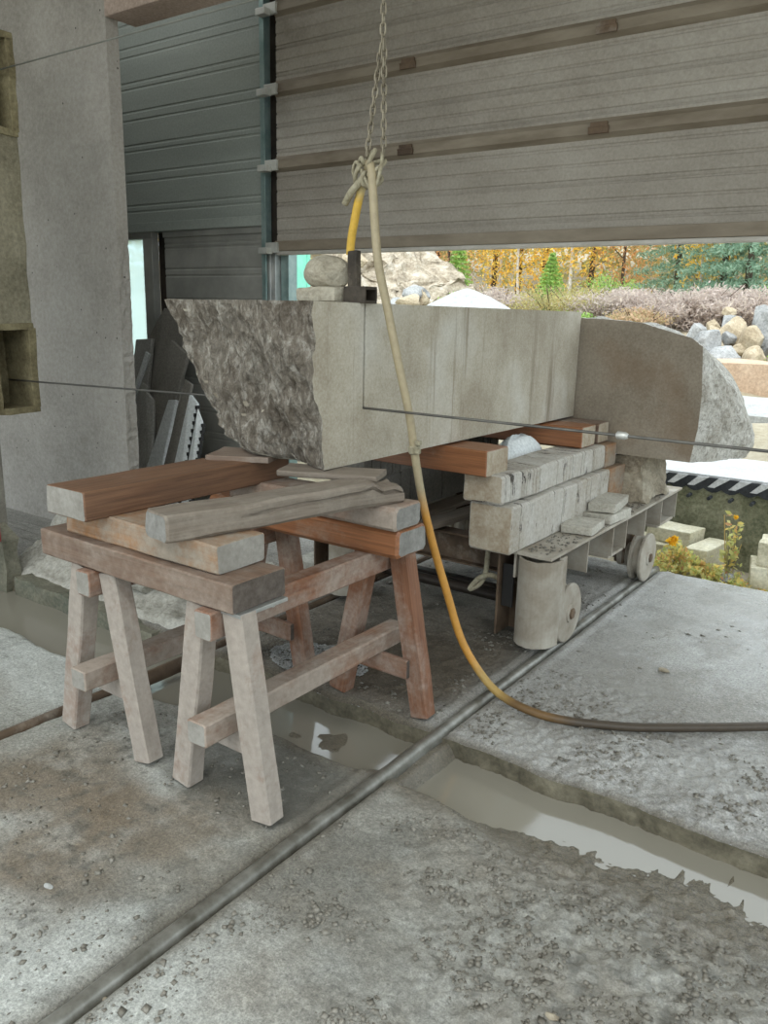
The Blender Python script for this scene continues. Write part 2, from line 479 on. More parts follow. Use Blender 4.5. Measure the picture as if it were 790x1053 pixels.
MAT['stone_chunk'] = m_stone('brown_rubble_stone', (104, 90, 72), (146, 134, 114), (178, 170, 152), 7, 50, .7)
MAT['slurry'] = m_stone('dried_grey_slurry', (142, 138, 126), (172, 169, 158), (200, 198, 190), 4, 45, .6)
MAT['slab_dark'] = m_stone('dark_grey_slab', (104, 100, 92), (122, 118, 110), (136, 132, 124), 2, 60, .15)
MAT['slab_mid'] = m_stone('mid_grey_slab', (140, 138, 131), (156, 154, 147), (168, 166, 160), 2, 60, .15)
MAT['slab_light'] = m_stone('light_grey_slab', (182, 185, 183), (196, 199, 197), (208, 211, 209), 2, 60, .15)
MAT['white_board'] = m_stone('plain_white', (222, 230, 230), (232, 238, 238), (240, 244, 244), 3, 60, .1)
MAT['ground'] = m_ground('stained_wet_concrete')
MAT['steps'] = m_stone('wet_brown_concrete', (66, 62, 50), (98, 92, 76), (128, 122, 104), 7, 40, .6, .012, .55)
MAT['plinth'] = m_stone('algae_stained_concrete', (82, 88, 76), (112, 110, 94), (140, 136, 120), 4, 40, .5)
MAT['mossy'] = m_stone('mossy_granite', (88, 92, 66), (122, 122, 96), (150, 148, 124), 5, 40, .7)
MAT['granite_lit'] = m_stone('lit_split_granite', (180, 180, 180), (198, 198, 198), (212, 212, 212), 5, 50, .3)  # top face and groove edges paled, the light on them put into the colour
MAT['drill'] = m_stone('drill_groove_shade', (34, 36, 40), (50, 52, 56), (66, 68, 70), 9, 40, .2)  # near black tone stands for the shade in drill grooves and holes
MAT['pink_stone'] = m_stone('pinkish_sandstone', (160, 134, 110), (178, 152, 128), (192, 170, 146), 4, 40, .4)
MAT['cut_stone'] = m_stone('buff_cut_stone', (170, 162, 132), (194, 186, 158), (212, 206, 184), 6, 50, .4)
MAT['rock_a'] = m_stone('grey_quarry_rock', (108, 109, 108), (140, 141, 140), (172, 173, 172), 3, 30, .6, .03)
MAT['rock_b'] = m_stone('buff_quarry_rock', (134, 118, 92), (166, 150, 124), (190, 178, 156), 3, 30, .6, .03)
MAT['gravel'] = m_stone('pale_gravel', (140, 141, 138), (160, 161, 158), (176, 177, 175), 8, 40, .5)
MAT['terrain'] = (lambda s: s.fin(s.mix(.4, s.ramp(s.noise(.5, 6, .65), [(.3, (118, 104, 78)), (.5, (150, 140, 116)), (.7, (176, 168, 148))]),
    s.ramp(s.noise(8, 5, .7), [(.3, (110, 96, 72)), (.7, (172, 164, 146))])), .95, s.bump(s.noise(9, 6, .7), .6, .05)))(NT('leaf_strewn_gravel_ground'))
MAT['green_paint'] = m_metal('mint_green_sheet', (120, 205, 180), (140, 218, 194), .5, .0)
MAT['red_paint'] = m_metal('red_plastic', (150, 40, 40), (170, 52, 50), .5, .0)
MAT['bark'] = m_stone('dark_bark', (62, 52, 44), (84, 72, 62), (108, 96, 84), 6, 40, .5)
MAT['bark_birch'] = m_stone('white_birch_bark', (170, 165, 158), (204, 200, 194), (220, 218, 214), 6, 40, .3)

# hose: colour changes along its real length (attribute)
s = NT('yellow_hose_with_mud'); at = s.n('ShaderNodeAttribute'); at.attribute_name = 'albedo'
MAT['hose'] = s.fin(s.mix(.4, at.outputs['Color'], s.ramp(s.noise(30, 5, .7), [(.3, .55), (.7, 1.2)]), 'MULTIPLY'), .5, s.bump(s.noise(60, 4, .7), .25, .003))

# window pane: frosted, lets daylight through
s = NT('frosted_glass')
trn = s.n('ShaderNodeBsdfTranslucent'); trn.inputs[0].default_value = (.86, .97, .97, 1)
gl = s.n('ShaderNodeBsdfTransparent'); gl.inputs[0].default_value = (.86, .96, .97, 1)
mx = s.n('ShaderNodeMixShader'); mx.inputs[0].default_value = .45
s.l(trn.outputs[0], mx.inputs[1]); s.l(gl.outputs[0], mx.inputs[2])
mx2 = s.n('ShaderNodeMixShader'); mx2.inputs[0].default_value = .06
s.fin((200, 215, 215), .25)
s.l(mx.outputs[0], mx2.inputs[1]); s.l(s.b.outputs[0], mx2.inputs[2]); s.l(mx2.outputs[0], s.out.inputs[0])
MAT['pane'] = s.m

# muddy water
s = NT('milky_slurry_water')
MAT['water'] = s.fin((142, 138, 126), .08, s.bump(s.noise(5, 3, .5), .06, .01), spec=.6)

# ================================================================= FLOORS
RX, LX = -1.47, -2.78          # the two rails
def grid_mesh(xs, ys, zf, colf, wetf):
    X, Y = np.meshgrid(xs, ys); Z = zf(X, Y)
    n, m = X.shape
    V = np.stack([X, Y, Z], -1).reshape(-1, 3)
    i = np.arange(n * m).reshape(n, m)
    F = np.stack([i[:-1, :-1], i[:-1, 1:], i[1:, 1:], i[1:, :-1]], -1).reshape(-1, 4)
    me = bpy.data.meshes.new('floor')
    me.vertices.add(len(V)); me.vertices.foreach_set('co', V.astype(np.float32).ravel())
    me.loops.add(F.size); me.polygons.add(len(F))
    me.loops.foreach_set('vertex_index', F.ravel().astype(np.int32))
    me.polygons.foreach_set('loop_start', np.arange(0, F.size, 4, dtype=np.int32))
    me.update(calc_edges=True)
    C = np.clip(colf(X, Y), 0, 1).reshape(-1, 3)
    a = me.attributes.new('albedo', 'FLOAT_COLOR', 'POINT')
    a.data.foreach_set('color', np.concatenate([C, np.ones((len(C), 1))], 1).astype(np.float32).ravel())
    w = me.attributes.new('wet', 'FLOAT', 'POINT')
    w.data.foreach_set('value', np.clip(wetf(X, Y), 0, 1).astype(np.float32).ravel())
    me.shade_smooth()
    return me

def L3(c): return np.array(lin(c)[:3])
def blob(X, Y, cx, cy, rx, ry, k=.5, f=3, s=0):
    d = np.sqrt(((X - cx) / rx) ** 2 + ((Y - cy) / ry) ** 2) + (fbm(X, Y, f, 4, s) - .5) * k * 2
    return 1 - sst(.55, 1.15, d)

def groove(X, x0, hw, depth): return -depth * (1 - sst(hw - .008, hw + .008, np.abs(X - x0)))
def y_edge(X): return 2.14 - .10 * sst(-1.6, -2.6, -X * -1) + 0 * X + (fbm(X, X * 0, 3, 3, 5) - .5) * .05

def near_z(X, Y):
    mud = sst(-1.35, -.6, X) * sst(.7, 1.9, Y)
    z = (fbm(X, Y, 1.5, 3, 1) - .5) * .018
    z += (fbm(X, Y, 20, 4, 2) - .5) * (.007 + .010 * mud)
    z += (fbm(X, Y, 38, 4, 8) - .5) * (.004 + .026 * mud)
    # dip into the cross drain
    ye = np.where(X > RX, 2.13 + .06 * sst(-1.3, -.7, X), 2.13 - .08 * (1 - sst(-2.7, -2.1, X)))
    ye = ye + (fbm(X, Y * 0, 4, 3, 5) - .5) * .07
    wdt = np.where(X > RX, .05 + .34 * sst(-1.3, -.7, X), .07)
    z = z - .105 * sst(-wdt, wdt * .6, Y - ye)
    z = z + (fbm(X, Y, 2.6, 3, 9) - .46) * .07 * sst(ye - .12, ye + .12, Y)
    near_rail = (1 - sst(.05, .10, np.abs(X - RX)))
    z = z * (1 - near_rail) + near_rail * (z * .3) 
    ridge = np.exp(-((np.abs(X - RX) - .07) / .02) ** 2) * .006 * (Y < 2.15)
    z = z + ridge + groove(X, RX, .034, .02) * (1 - sst(2.05, 2.15, Y)) + groove(X, LX, .03, .03) * (1 - sst(2.0, 2.1, Y))
    return z
def near_col(X, Y):
    base = L3((166, 166, 158)); pale = L3((200, 203, 198)); brown = L3((120, 104, 82)); dark = L3((92, 91, 83)); mud = L3((150, 147, 138))
    C = np.ones(X.shape + (3,)) * base
    def put(c, m):
        nonlocal C
        C = C * (1 - m[..., None]) + c * m[..., None]
    put(mud, sst(.45, .6, fbm(X, Y, 1.3, 5, 21)) * .6)
    put(pale, sst(.5, .64, fbm(X, Y, 1.9, 5, 22)) * .6)
    put(brown, blob(X, Y, -2.35, 1.22, .55, .42, .5, 3, 31) * .75)
    put(brown, blob(X, Y, -1.95, 1.42, .4, .16, .5, 3, 35) * .6)
    put(dark, blob(X, Y, -1.85, 1.85, .35, .25, .5, 3, 33) * .75)
    put(dark, blob(X, Y, -1.28, 1.45, .35, .4, .9, 7, 34) * .5)
    put(dark, blob(X, Y, -1.7, .98, .22, .3, .9, 8, 37) * .45)
    put(pale, blob(X, Y, -1.22, .93, .42, .36, .6, 5, 36) * .9)
    put(pale, blob(X, Y, -3.15, 1.85, .5, .33, .4, 3, 38) * .85)
    put(pale, blob(X, Y, -2.1, .82, .8, .3, .7, 5, 39) * .75)
    put(mud, blob(X, Y, -.5, 1.5, .9, .7, .4, 3, 40) * .6)
    put(brown, sst(.45, .72, fbm(X, Y, 2.6, 6, 24)) * .4)
    put(pale, sst(.5, .75, fbm(X, Y, 9, 6, 25)) * .25)
    put(dark, sst(.55, .75, fbm(X, Y, 30, 5, 23)) * .6 * sst(.4, .6, fbm(X, Y, 2.5, 3, 26)))
    put(L3((120, 112, 96)), sst(2.0, 2.12, Y) * .9)
    rl = np.exp(-((np.abs(X - RX) - .02) / .05) ** 2)
    put(L3((112, 104, 90)), rl * .7)
    put(L3((60, 58, 52)), np.exp(-((X - LX) / .02) ** 2) * .8)
    return C
def near_wet(X, Y):
    w = .18 + sst(.45, .65, fbm(X, Y, 2.2, 4, 50)) * .25
    w += sst(-1.35, -.5, X) * sst(.9, 1.7, Y) * .6
    w += blob(X, Y, -1.85, 1.85, .4, .3, .5, 3, 33) * .5 + sst(1.95, 2.1, Y) * .4
    return w
xs = np.concatenate([np.linspace(-12, -4.2, 12)[:-1], np.linspace(-4.2, -2.9, 60)[:-1], np.linspace(-2.9, .3, 400)[:-1], np.linspace(.3, 4.5, 14)])
ys = np.concatenate([np.linspace(-5, .5, 10)[:-1], np.linspace(.5, 2.3, 230), [2.4, 2.53]])
link('floor', grid_mesh(xs, ys, near_z, near_col, near_wet), MAT['ground'])['kind'] = 'structure'

# far slab, front edge ragged
EDGE = 2.475
def slab_edge(X): return EDGE + (fbm(X, X * 0, 6, 4, 61) - .5) * .05
def far_z(X, Y):
    mud = sst(-1.45, -1.2, X) * (1 - sst(2.95, 3.5, Y + .25 * (X + 1)))
    z = (fbm(X, Y, 1.2, 3, 62) - .5) * .012 + (fbm(X, Y, 16, 4, 63) - .5) * (.006 + .010 * mud) + (fbm(X, Y, 40, 4, 66) - .5) * (.004 + .022 * mud)
    und = sst(-1.5, -1.6, X) if False else (1 - sst(-1.62, -1.5, X))
    z = z + (fbm(X, Y, 22, 3, 64) - .5) * .02 * und
    flat = np.maximum(1 - sst(.06, .11, np.abs(X - RX)), 1 - sst(.05, .09, np.abs(X - LX)))
    z = z * (1 - flat * .8)
    ridge = np.exp(-((np.abs(X - RX) - .07) / .02) ** 2) * .008
    z = z + ridge + groove(X, RX, .034, .02) + groove(X, LX, .03, .03)
    e = sst(0, .03, Y - EDGE); z = z * e - .012 * (1 - e)
    z = z - .03 * sst(5.15, 5.25, Y)
    return z
def far_col(X, Y):
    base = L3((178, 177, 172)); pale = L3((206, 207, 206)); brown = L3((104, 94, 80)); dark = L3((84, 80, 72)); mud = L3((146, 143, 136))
    C = np.ones(X.shape + (3,)) * base
    def put(c, m):
        nonlocal C
        C = C * (1 - m[..., None]) + c * m[..., None]
    put(pale, sst(.45, .6, fbm(X, Y, 1.2, 5, 71)) * .6 * (X > -1.5))  # paler right of the rail: sky reflection put into the colour
    put(mud, blob(X, Y, -1.1, 3.3, .5, .6, .5, 4, 72) * .7)
    put(mud, sst(.52, .62, fbm(X, Y, 5, 4, 76)) * .5)
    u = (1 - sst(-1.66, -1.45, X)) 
    put(L3((128, 121, 110)), u * .9)  # shade under cart and block put into the colour, easing towards the door
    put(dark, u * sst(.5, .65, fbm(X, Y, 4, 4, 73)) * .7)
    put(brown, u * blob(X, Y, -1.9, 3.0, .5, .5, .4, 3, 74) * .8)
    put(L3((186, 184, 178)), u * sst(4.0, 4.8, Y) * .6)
    put(L3((178, 176, 170)), (1 - sst(-2.75, -2.7, X)) * .6)
    put(L3((58, 54, 46)), np.exp(-((X - LX) / .02) ** 2) * .8)
    put(L3((100, 92, 76)), (1 - sst(.0, .05, Y - EDGE)) * .8)
    return C
def far_wet(X, Y):
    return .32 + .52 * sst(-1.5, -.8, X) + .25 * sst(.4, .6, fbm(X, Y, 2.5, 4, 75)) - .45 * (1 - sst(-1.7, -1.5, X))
xs = np.concatenate([np.linspace(-9.4, -4.6, 24)[:-1], np.linspace(-4.6, -2.9, 70)[:-1], np.linspace(-2.9, .3, 380)[:-1], np.linspace(.3, 4.5, 20)])
ys = np.concatenate([np.linspace(EDGE, 3.6, 140)[:-1], np.linspace(3.6, 5.28, 70)])
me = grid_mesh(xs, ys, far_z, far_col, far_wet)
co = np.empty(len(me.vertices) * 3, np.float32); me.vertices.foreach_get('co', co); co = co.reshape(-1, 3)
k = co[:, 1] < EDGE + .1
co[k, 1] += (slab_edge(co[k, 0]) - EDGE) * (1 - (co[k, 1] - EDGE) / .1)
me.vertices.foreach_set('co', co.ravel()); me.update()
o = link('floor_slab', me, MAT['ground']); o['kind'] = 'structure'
# riser of the slab (drain wall)
V = []; F = []
xr = np.concatenate([np.linspace(-9.4, -3.6, 40)[:-1], np.linspace(-3.6, .3, 260)[:-1], np.linspace(.3, 4.5, 20)])
rows = 8
E0 = slab_edge(xr); Z0 = far_z(xr, np.full_like(xr, EDGE))
for r in range(rows + 1):
    t = r / rows
    for i, x in enumerate(xr):
        y = E0[i] + (.012 * mnoise.noise(Vector((x * 14, t * 2.0, 3))) + .01 * mnoise.noise(Vector((x * 40, t * 5, 9)))) * min(1, t * 3) + .012 * t
        V.append((x, y, Z0[i] - t * .2))
for r in range(rows):
    for i in range(len(xr) - 1):
        a = r * len(xr) + i; F.append((a, a + len(xr), a + len(xr) + 1, a + 1))
link('trim_1', from_py(V, F), MAT['steps'], smooth=True)['kind'] = 'structure'
# water lying in the drain
V, F, MI = box(-9.0, 4.5, 1.85, 2.52, -.13, -.083)
tag(link('drain_water', mesh_of((V, F, MI)), MAT['water']), 'milky grey water lying in the drain across the floor', 'water', kind='stuff')

# ================================================================= BUILDING SHELL
YD = 4.8                          # inner plane of the end wall
HC = 4.7
def ribbed(x0, x1, z0, z1, y, grooves, depth, thick=.04):
    """sheet with horizontal grooves: list of z values"""
    prof = [(z0, 0)]
    for g in grooves:
        if z0 + .02 < g < z1 - .02:
            prof += [(g - .012, 0), (g - .005, depth), (g + .005, depth), (g + .012, 0)]
    prof.append((z1, 0)); V = []; F = []
    for (z, d) in prof: V += [(x0, y + d, z), (x1, y + d, z)]
    n = len(prof)
    for i in range(n - 1): F.append((2 * i, 2 * i + 1, 2 * i + 3, 2 * i + 2))
    k = len(V)
    V += [(x0, y + thick, z0), (x1, y + thick, z0), (x0, y + thick, z1), (x1, y + thick, z1)]
    F += [(k, k + 2, k + 3, k + 1), (0, k, k + 1, 1), (2 * n - 2, 2 * n - 1, k + 3, k + 2)]
    F += [tuple([2 * i for i in range(n)] + [k + 2, k]), tuple([2 * i + 1 for i in range(n - 1, -1, -1)] + [k + 1, k + 3])]
    return V, F, [0] * len(F)

def gset(z0, z1, step, pair=.05):
    out = []; z = z0; i = 0
    while z < z1:
        out.append(z); out.append(z + pair if i % 2 == 0 else z + .02 + pair)
        z += step; i += 1
    return out
o = link('wall_back', mesh_of(join(ribbed(-9.6, -4.60, 2.295, HC, YD + .06, gset(2.42, HC, .247), .005),
                                  box(-9.6, -6.473, YD + .06, YD + .1, -.1, 2.295),
                                  box(-6.473, -5.96, YD + .06, YD + .1, -.1, .96))), MAT['dark_metal']); o['kind'] = 'structure'
o = link('trim_2', mesh_of(box(-9.5, -4.60, YD + .0, YD + .12, 2.24, 2.317, .004)), MAT['dark_metal']); o['kind'] = 'structure'
o = link('wall_back_panel', mesh_of(join(ribbed(-5.833, -4.626, -.05, 2.25, YD + .05, gset(.27, 2.2, .229, .037), .005),
                                        box(-5.833, -4.626, YD + .03, YD + .06, 2.19, 2.25, .006))), MAT['grey_metal']); o['kind'] = 'structure'
o = link('trim_3', mesh_of(box(-5.96, -5.83, YD + .09, YD + .13, -.05, 2.26)), MAT['iron_dark']); o['kind'] = 'structure'
# wall over the door and to its right
o = link('wall_back_header', mesh_of(box(-4.60, 4.6, YD + .12, YD + .2, 3.9, HC)), MAT['dark_metal']); o['kind'] = 'structure'
o = link('wall_back_right', mesh_of(box(2.6, 4.6, YD + .06, YD + .14, 0, 3.9)), MAT['dark_metal']); o['kind'] = 'structure'
# window
w = bpy.data.objects.new('window_1', None); COL.objects.link(w); w.location = (-6.2, YD + .05, .96); w['kind'] = 'structure'
fr = join(box(-6.473, -5.97, YD + .02, YD + .1, .96, 1.04, .006), box(-6.473, -5.97, YD + .02, YD + .1, 2.185, 2.27, .006),
          box(-6.473, -6.418, YD + .02, YD + .1, 1.04, 2.185, .006), box(-6.09, -5.97, YD + .02, YD + .1, 1.04, 2.185, .006),
          box(-6.126, -6.09, YD + .05, YD + .09, 1.04, 2.185, .004))
link('window_frame', mesh_of(fr), MAT['grey_metal'], w)
link('pane', mesh_of(box(-6.418, -6.126, YD + .06, YD + .07, 1.04, 2.185)), MAT['pane'], w)
# left concrete wall with a chipped free edge
def wallfn(u, v, w_):
    x = -9.6 + u * 5.05; y = 3.40 + v * .09; z = -.02 + w_ * 4.72
    if u > .9:
        c = max(0, mnoise.noise(Vector((3, y * 30, z * 9)))) * .02 + max(0, mnoise.noise(Vector((9, y * 50, z * 26)))) * .012
        if z < 2.0: x -= c * (u - .9) * 10
        if .2 < v < .8 and z < 1.3: x -= .012 * (u - .9) * 10 * (mnoise.noise(Vector((1, 2, z * 14))) > -.1)
    return (x, y, z)
o = link('wall_left', mesh_of(boxgrid(40, 4, 160, wallfn)), MAT['conc_wall']); o['kind'] = 'structure'
o = link('trim_4', mesh_of(box(-4.545, -3.3, 3.39, 3.62, 3.29, 3.75, .01)), MAT['conc_beam']); o['kind'] = 'structure'
o = link('ceiling', mesh_of(box(-9.6, 4.6, -5.0, YD + .2, HC, HC + .1)), MAT['grey_metal']); o['kind'] = 'structure'
o = link('yard_apron', mesh_of(join(box(4.5, 40, -40, 5.2, -.12, -.03), box(-40, 4.5, -40, -5, -.12, -.03), box(-40, -9.7, -5, 5.2, -.12, -.03))), MAT['terrain']); o['kind'] = 'structure'
o = link('wall_far_left', mesh_of(join(box(-9.7, -9.6, 3.2, YD + .1, -.1, HC), box(-9.7, -9.6, -5, 3.2, 3.6, HC))), MAT['conc_wall']); o['kind'] = 'structure'

# sectional door, half raised
d = bpy.data.objects.new('door_1', None); COL.objects.link(d); d.location = (-1.0, YD, 2.0); d['kind'] = 'structure'
DX0, DX1 = -4.443, 2.6
zs = [2.075, 2.66, 3.177, 3.703, 4.25]
for i in range(4):
    z0, z1 = zs[i], zs[i + 1]
    gs = [z0 + (z1 - z0) * f for f in (.16, .19, .34, .5, .53, .68, .84)]
    link('door_panel', mesh_of(ribbed(DX0, DX1, z0 + .003, z1 - .003, YD - .02, gs, .006, .05)), MAT['door'], d)
def bandprof(zc, hh, dp):
    z = [zc - hh, zc - hh * .55, zc + hh * .45, zc + hh]; yy = [YD - .02, YD - .02 - dp, YD - .02 - dp * .8, YD - .02]
    V = []; F = []
    for a, b in zip(z, yy): V += [(DX0, b, a), (DX1, b, a)]
    for i in range(3): F.append((2 * i, 2 * i + 1, 2 * i + 3, 2 * i + 2))
    F += [(0, 6, 7, 1), (0, 2, 4, 6), (1, 7, 5, 3)]
    return V, F, [0] * 6
for zc in zs[1:4]:
    link('stiffener_rail', mesh_of(bandprof(zc, .055, .035)), MAT['door_band'], d)
    for hx in (-3.25, -1.92, -.6, .73):
        h = link('hinge', mesh_of(join(box(hx - .06, hx + .06, YD - .07, YD - .05, zc - .035, zc - .005, .003),
                                   box(hx - .05, hx + .05, YD - .068, YD - .05, zc + .002, zc + .028, .003),
                                   cyl((hx - .06, YD - .065, zc - .002), (hx + .06, YD - .065, zc - .002), .008, 8))), MAT['iron_brown'], d)
link('bottom_rail', mesh_of(box(DX0, DX1, YD - .05, YD + .03, 2.043, 2.117, .006)), MAT['door_band'], d)
link('bottom_seal', mesh_of(box(DX0, DX1, YD - .04, YD + .02, 2.016, 2.043, .006)), MAT['seal'], d)
for zc in (2.075, 2.66, 3.177, 3.703):
    bm = join(box(-4.52, -4.40, YD - .07, YD - .045, zc - .045, zc + .03, .003),
              box(-4.54, -4.45, YD - .13, YD - .065, zc - .055, zc - .01, .004),
              cyl((-4.57, YD - .06, zc - .03), (-4.45, YD - .06, zc - .03), .012, 10))
    link('roller_bracket', mesh_of(bm), MAT['white_bracket'], d)
link('door_track', mesh_of(join(box(-4.585, -4.575, YD - .045, YD + .06, 0, 4.3, .003), box(-4.577, -4.54, YD - .045, YD - .035, 0, 4.3, .003))), MAT['track'], d)
o = link('trim_5', mesh_of(join(box(-4.53, -4.485, YD + .0, YD + .1, 0, 2.06, .004), box(-4.555, -4.52, YD - .02, YD + .0, 0, 2.04, .004))), MAT['galv']); o['kind'] = 'structure'
o = link('trim_6', mesh_of(box(-4.48, -4.40, YD + .06, YD + .16, 0, 2.06, .004)), MAT['track']); o['kind'] = 'structure'
o = link('trim_7', mesh_of(box(-4.61, -4.38, YD + .065, YD + .12, 2.06, HC)), MAT['iron_dark']); o['kind'] = 'structure'

# ================================================================= RAILS
def railmesh(x, y0, y1, r):
    prof = [(-.03, -.05), (-.03, -.018), (-.024, .004), (-.012, .012), (.012, .012), (.024, .004), (.03, -.018), (.03, -.05)]
    n = 120; V = []; F = []
    for i in range(n + 1):
        y = y0 + (y1 - y0) * i / n
        for (a, b) in prof:
            V.append((x + a * r + mnoise.noise(Vector((y * 6, a * 40, x))) * .003, y, b + mnoise.noise(Vector((y * 4, 7, x))) * .002))
    m = len(prof)
    for i in range(n):
        for k in range(m):
            F.append((i * m + k, i * m + (k + 1) % m, (i + 1) * m + (k + 1) % m, (i + 1) * m + k))
    F += [tuple(range(m)), tuple(n * m + k for k in range(m - 1, -1, -1))]
    return V, F, [0] * len(F)
def fixn(d):
    me = mesh_of(d); bm = bmesh.new(); bm.from_mesh(me); bmesh.ops.recalc_face_normals(bm, faces=bm.faces); bm.to_mesh(me); bm.free(); return me
tag(link('floor_rail', fixn(railmesh(RX, -4, 5.24, .85)), MAT['rail'], smooth=True), 'worn steel rail bridging the drain beside the right trestle feet', 'rail', 'rails of the stone cart')
tag(link('floor_rail', fixn(railmesh(LX, -4, 5.24, .6)), MAT['iron_brown'], smooth=True), 'thin rail sunk in the floor at the left, behind the left trestle', 'rail', 'rails of the stone cart')

# ================================================================= GRANITE BLOCK
BX = -1.95; BB = 1.008; BT = 1.638
def blockfn(u, v, w_):
    z = BB + w_ * (BT - BB)
    # left boundary: natural slope, from the outline of the near end
    prof = [(0, .36), (.05, .52), (.12, .60), (.25, .66), (.42, .715), (.62, .765), (.8, .815), (1, .85)]
    for (a, b), (c, e) in zip(prof, prof[1:]):
        if a <= w_ <= c: wd = b + (e - b) * (w_ - a) / (c - a); break
    y = 2.28 + v * (4.78 - 2.28)
    uu = 1 - u           # 0 at sawn side
    x = BX - uu * wd
    # near-end relief
    fn = max(0, 1 - v / .16)
    p = Vector((x, z, 0))
    y0 = .085 * (1 - w_) + .13 * max(0, uu - .25) ** 1.5 + .10 * mnoise.fractal(Vector((x * 2.2 + 4, z * 1.6, .3)), .8, 2, 4)
    y0 += .05 * mnoise.fractal(Vector((x * 7 + 4 + z * 2.5, z * 2.2, 1.3)), .6, 2.1, 5) + .02 * abs(mnoise.noise(Vector((x * 14, z * 8, 8))))
    y += y0 * fn * (.55 + .45 * min(1, uu * 4))
    if w_ > .97: y += 0
    # left side relief
    fl = max(0, (uu - .8) / .2)
    edge = min(1, (1 - w_) * 12)
    x -= fl * edge * (.06 * mnoise.fractal(Vector((y * 1.8, z * 2, 5)), .8, 2, 4) + .03 * mnoise.fractal(Vector((y * 9, z * 7, 9)), .7, 2, 4))
    if uu > .85: z -= max(0, mnoise.noise(Vector((y * 6, 3, 3)))) * .02 * (w_ > .98) * fl
    if w_ > .99 and u > .98: z -= max(0, mnoise.noise(Vector((y * 14, 3, 3)))) * .006
    return (x, y, z)
me = mesh_of(boxgrid(90, 110, 64, blockfn))
blk = link('granite_block', me, [MAT['granite_sawn'], MAT['granite_rough']])
def rough_by_normal(o, test):
    me = o.data; off = o.location
    mi = np.zeros(len(me.polygons), np.int32)
    for p in me.polygons:
        if test(p.center + off, p.normal): mi[p.index] = 1
    me.polygons.foreach_set('material_index', mi); me.update()
rough_by_normal(blk, lambda c, n: (n.x < .9 and n.z < .75 and n.z > -.9 and (c.y < 2.75 or n.x < -.2)) and not (n.y > .8 and c.y > 4.6) and not (n.x > .75 and c.x > BX - .012))
cut = link('kerf_cutter', mesh_of(box(-3.2, -1.7, 2.590, 2.602, 1.226, 1.75)), MAT['granite_sawn'])
def boolean(o, c):
    md = o.modifiers.new('b', 'BOOLEAN'); md.object = c; md.operation = 'DIFFERENCE'; md.solver = 'EXACT'
    bpy.context.view_layer.update()
    dg = bpy.context.evaluated_depsgraph_get()
    nm = bpy.data.meshes.new_from_object(o.evaluated_get(dg))
    o.modifiers.clear(); o.data = nm
    bpy.data.objects.remove(c)
boolean(blk, cut)
tag(blk, 'long sawn granite block with rough near end, half cut through, spanning trestles and cart', 'stone block')

# ================================================================= BOULDER AT THE FAR END
def lerp_prof(prof, t):
    for (a, b), (c, e) in zip(prof, prof[1:]):
        if a <= t <= c: return b + (e - b) * (t - a) / (c - a)
    return prof[-1][1]
def boulderfn(u, v, w_):
    # u: left->right, v: front(4.80)->back, w: bottom->top
    top_f = lerp_prof([(0, 1.62), (.55, 1.605), (.75, 1.585), (.88, 1.54), (.95, 1.515), (1, 1.465)], u)
    top_b = lerp_prof([(0, 1.56), (.5, 1.53), (.75, 1.47), (.85, 1.36), (.93, 1.2), (1, 1.0)], u)
    bot_f = lerp_prof([(0, .80), (1, .80)], u); bot_b = lerp_prof([(0, .80), (.8, .79), (1, .77)], u)
    xr_f = lerp_prof([(0, -1.225), (.3, -1.20), (.6, -1.20), (1, -1.225)], w_)
    xr_b = lerp_prof([(0, -1.03), (.3, -1.0), (.7, -1.01), (1, -1.05)], w_)
    vv = v ** .8
    xr = xr_f + (xr_b - xr_f) * vv; xl = -2.62
    zt = top_f + (top_b - top_f) * vv ** 1.3; zb = bot_f + (bot_b - bot_f) * vv
    x = xl + (xr - xl) * u; z = zb + (zt - zb) * w_; y = 4.80 + v * .62
    q = Vector((x * 2.5, y * 2.5, z * 2.5)); q2 = Vector((x * 11, y * 11, z * 11))
    d = mnoise.noise_vector(q) * .04 + mnoise.noise_vector(q2) * .014 + mnoise.noise_vector(q2 * 2.3) * .008
    side = min(1, v * 7)
    top = min(1, max(0, (w_ - .86) / .14)) * .35
    k = max(side, 0)
    x += d.x * k; z += d.z * (k if w_ > .03 else .15 * k) + (abs(d.z) * -.8 + abs(mnoise.noise(Vector((x * 22, 4, 1)))) * -.012) * top * (1 - k); y += d.y * (k if v < 1 else 1) - 0
    # a flake broken from the lower right of the sawn face
    m = max(0, 1 - math.hypot((x + 1.36) / .17, (z - 1.06) / .2)) * max(0, 1 - v * 10)
    y += .018 * min(1, m * 1.5) * (1 + .6 * mnoise.noise(q2))
    return (x, y, max(z, .795 - .05 * v))
bo = link('granite_boulder', mesh_of(boxgrid(66, 34, 44, boulderfn)), [MAT['boulder_sawn'], MAT['boulder_rough']], smooth=False)
rough_by_normal(bo, lambda c, n: not (n.y < -.6 and c.y < 4.83))
tag(bo, 'rough edged boulder with one sawn face standing behind the far end of the long block', 'boulder')

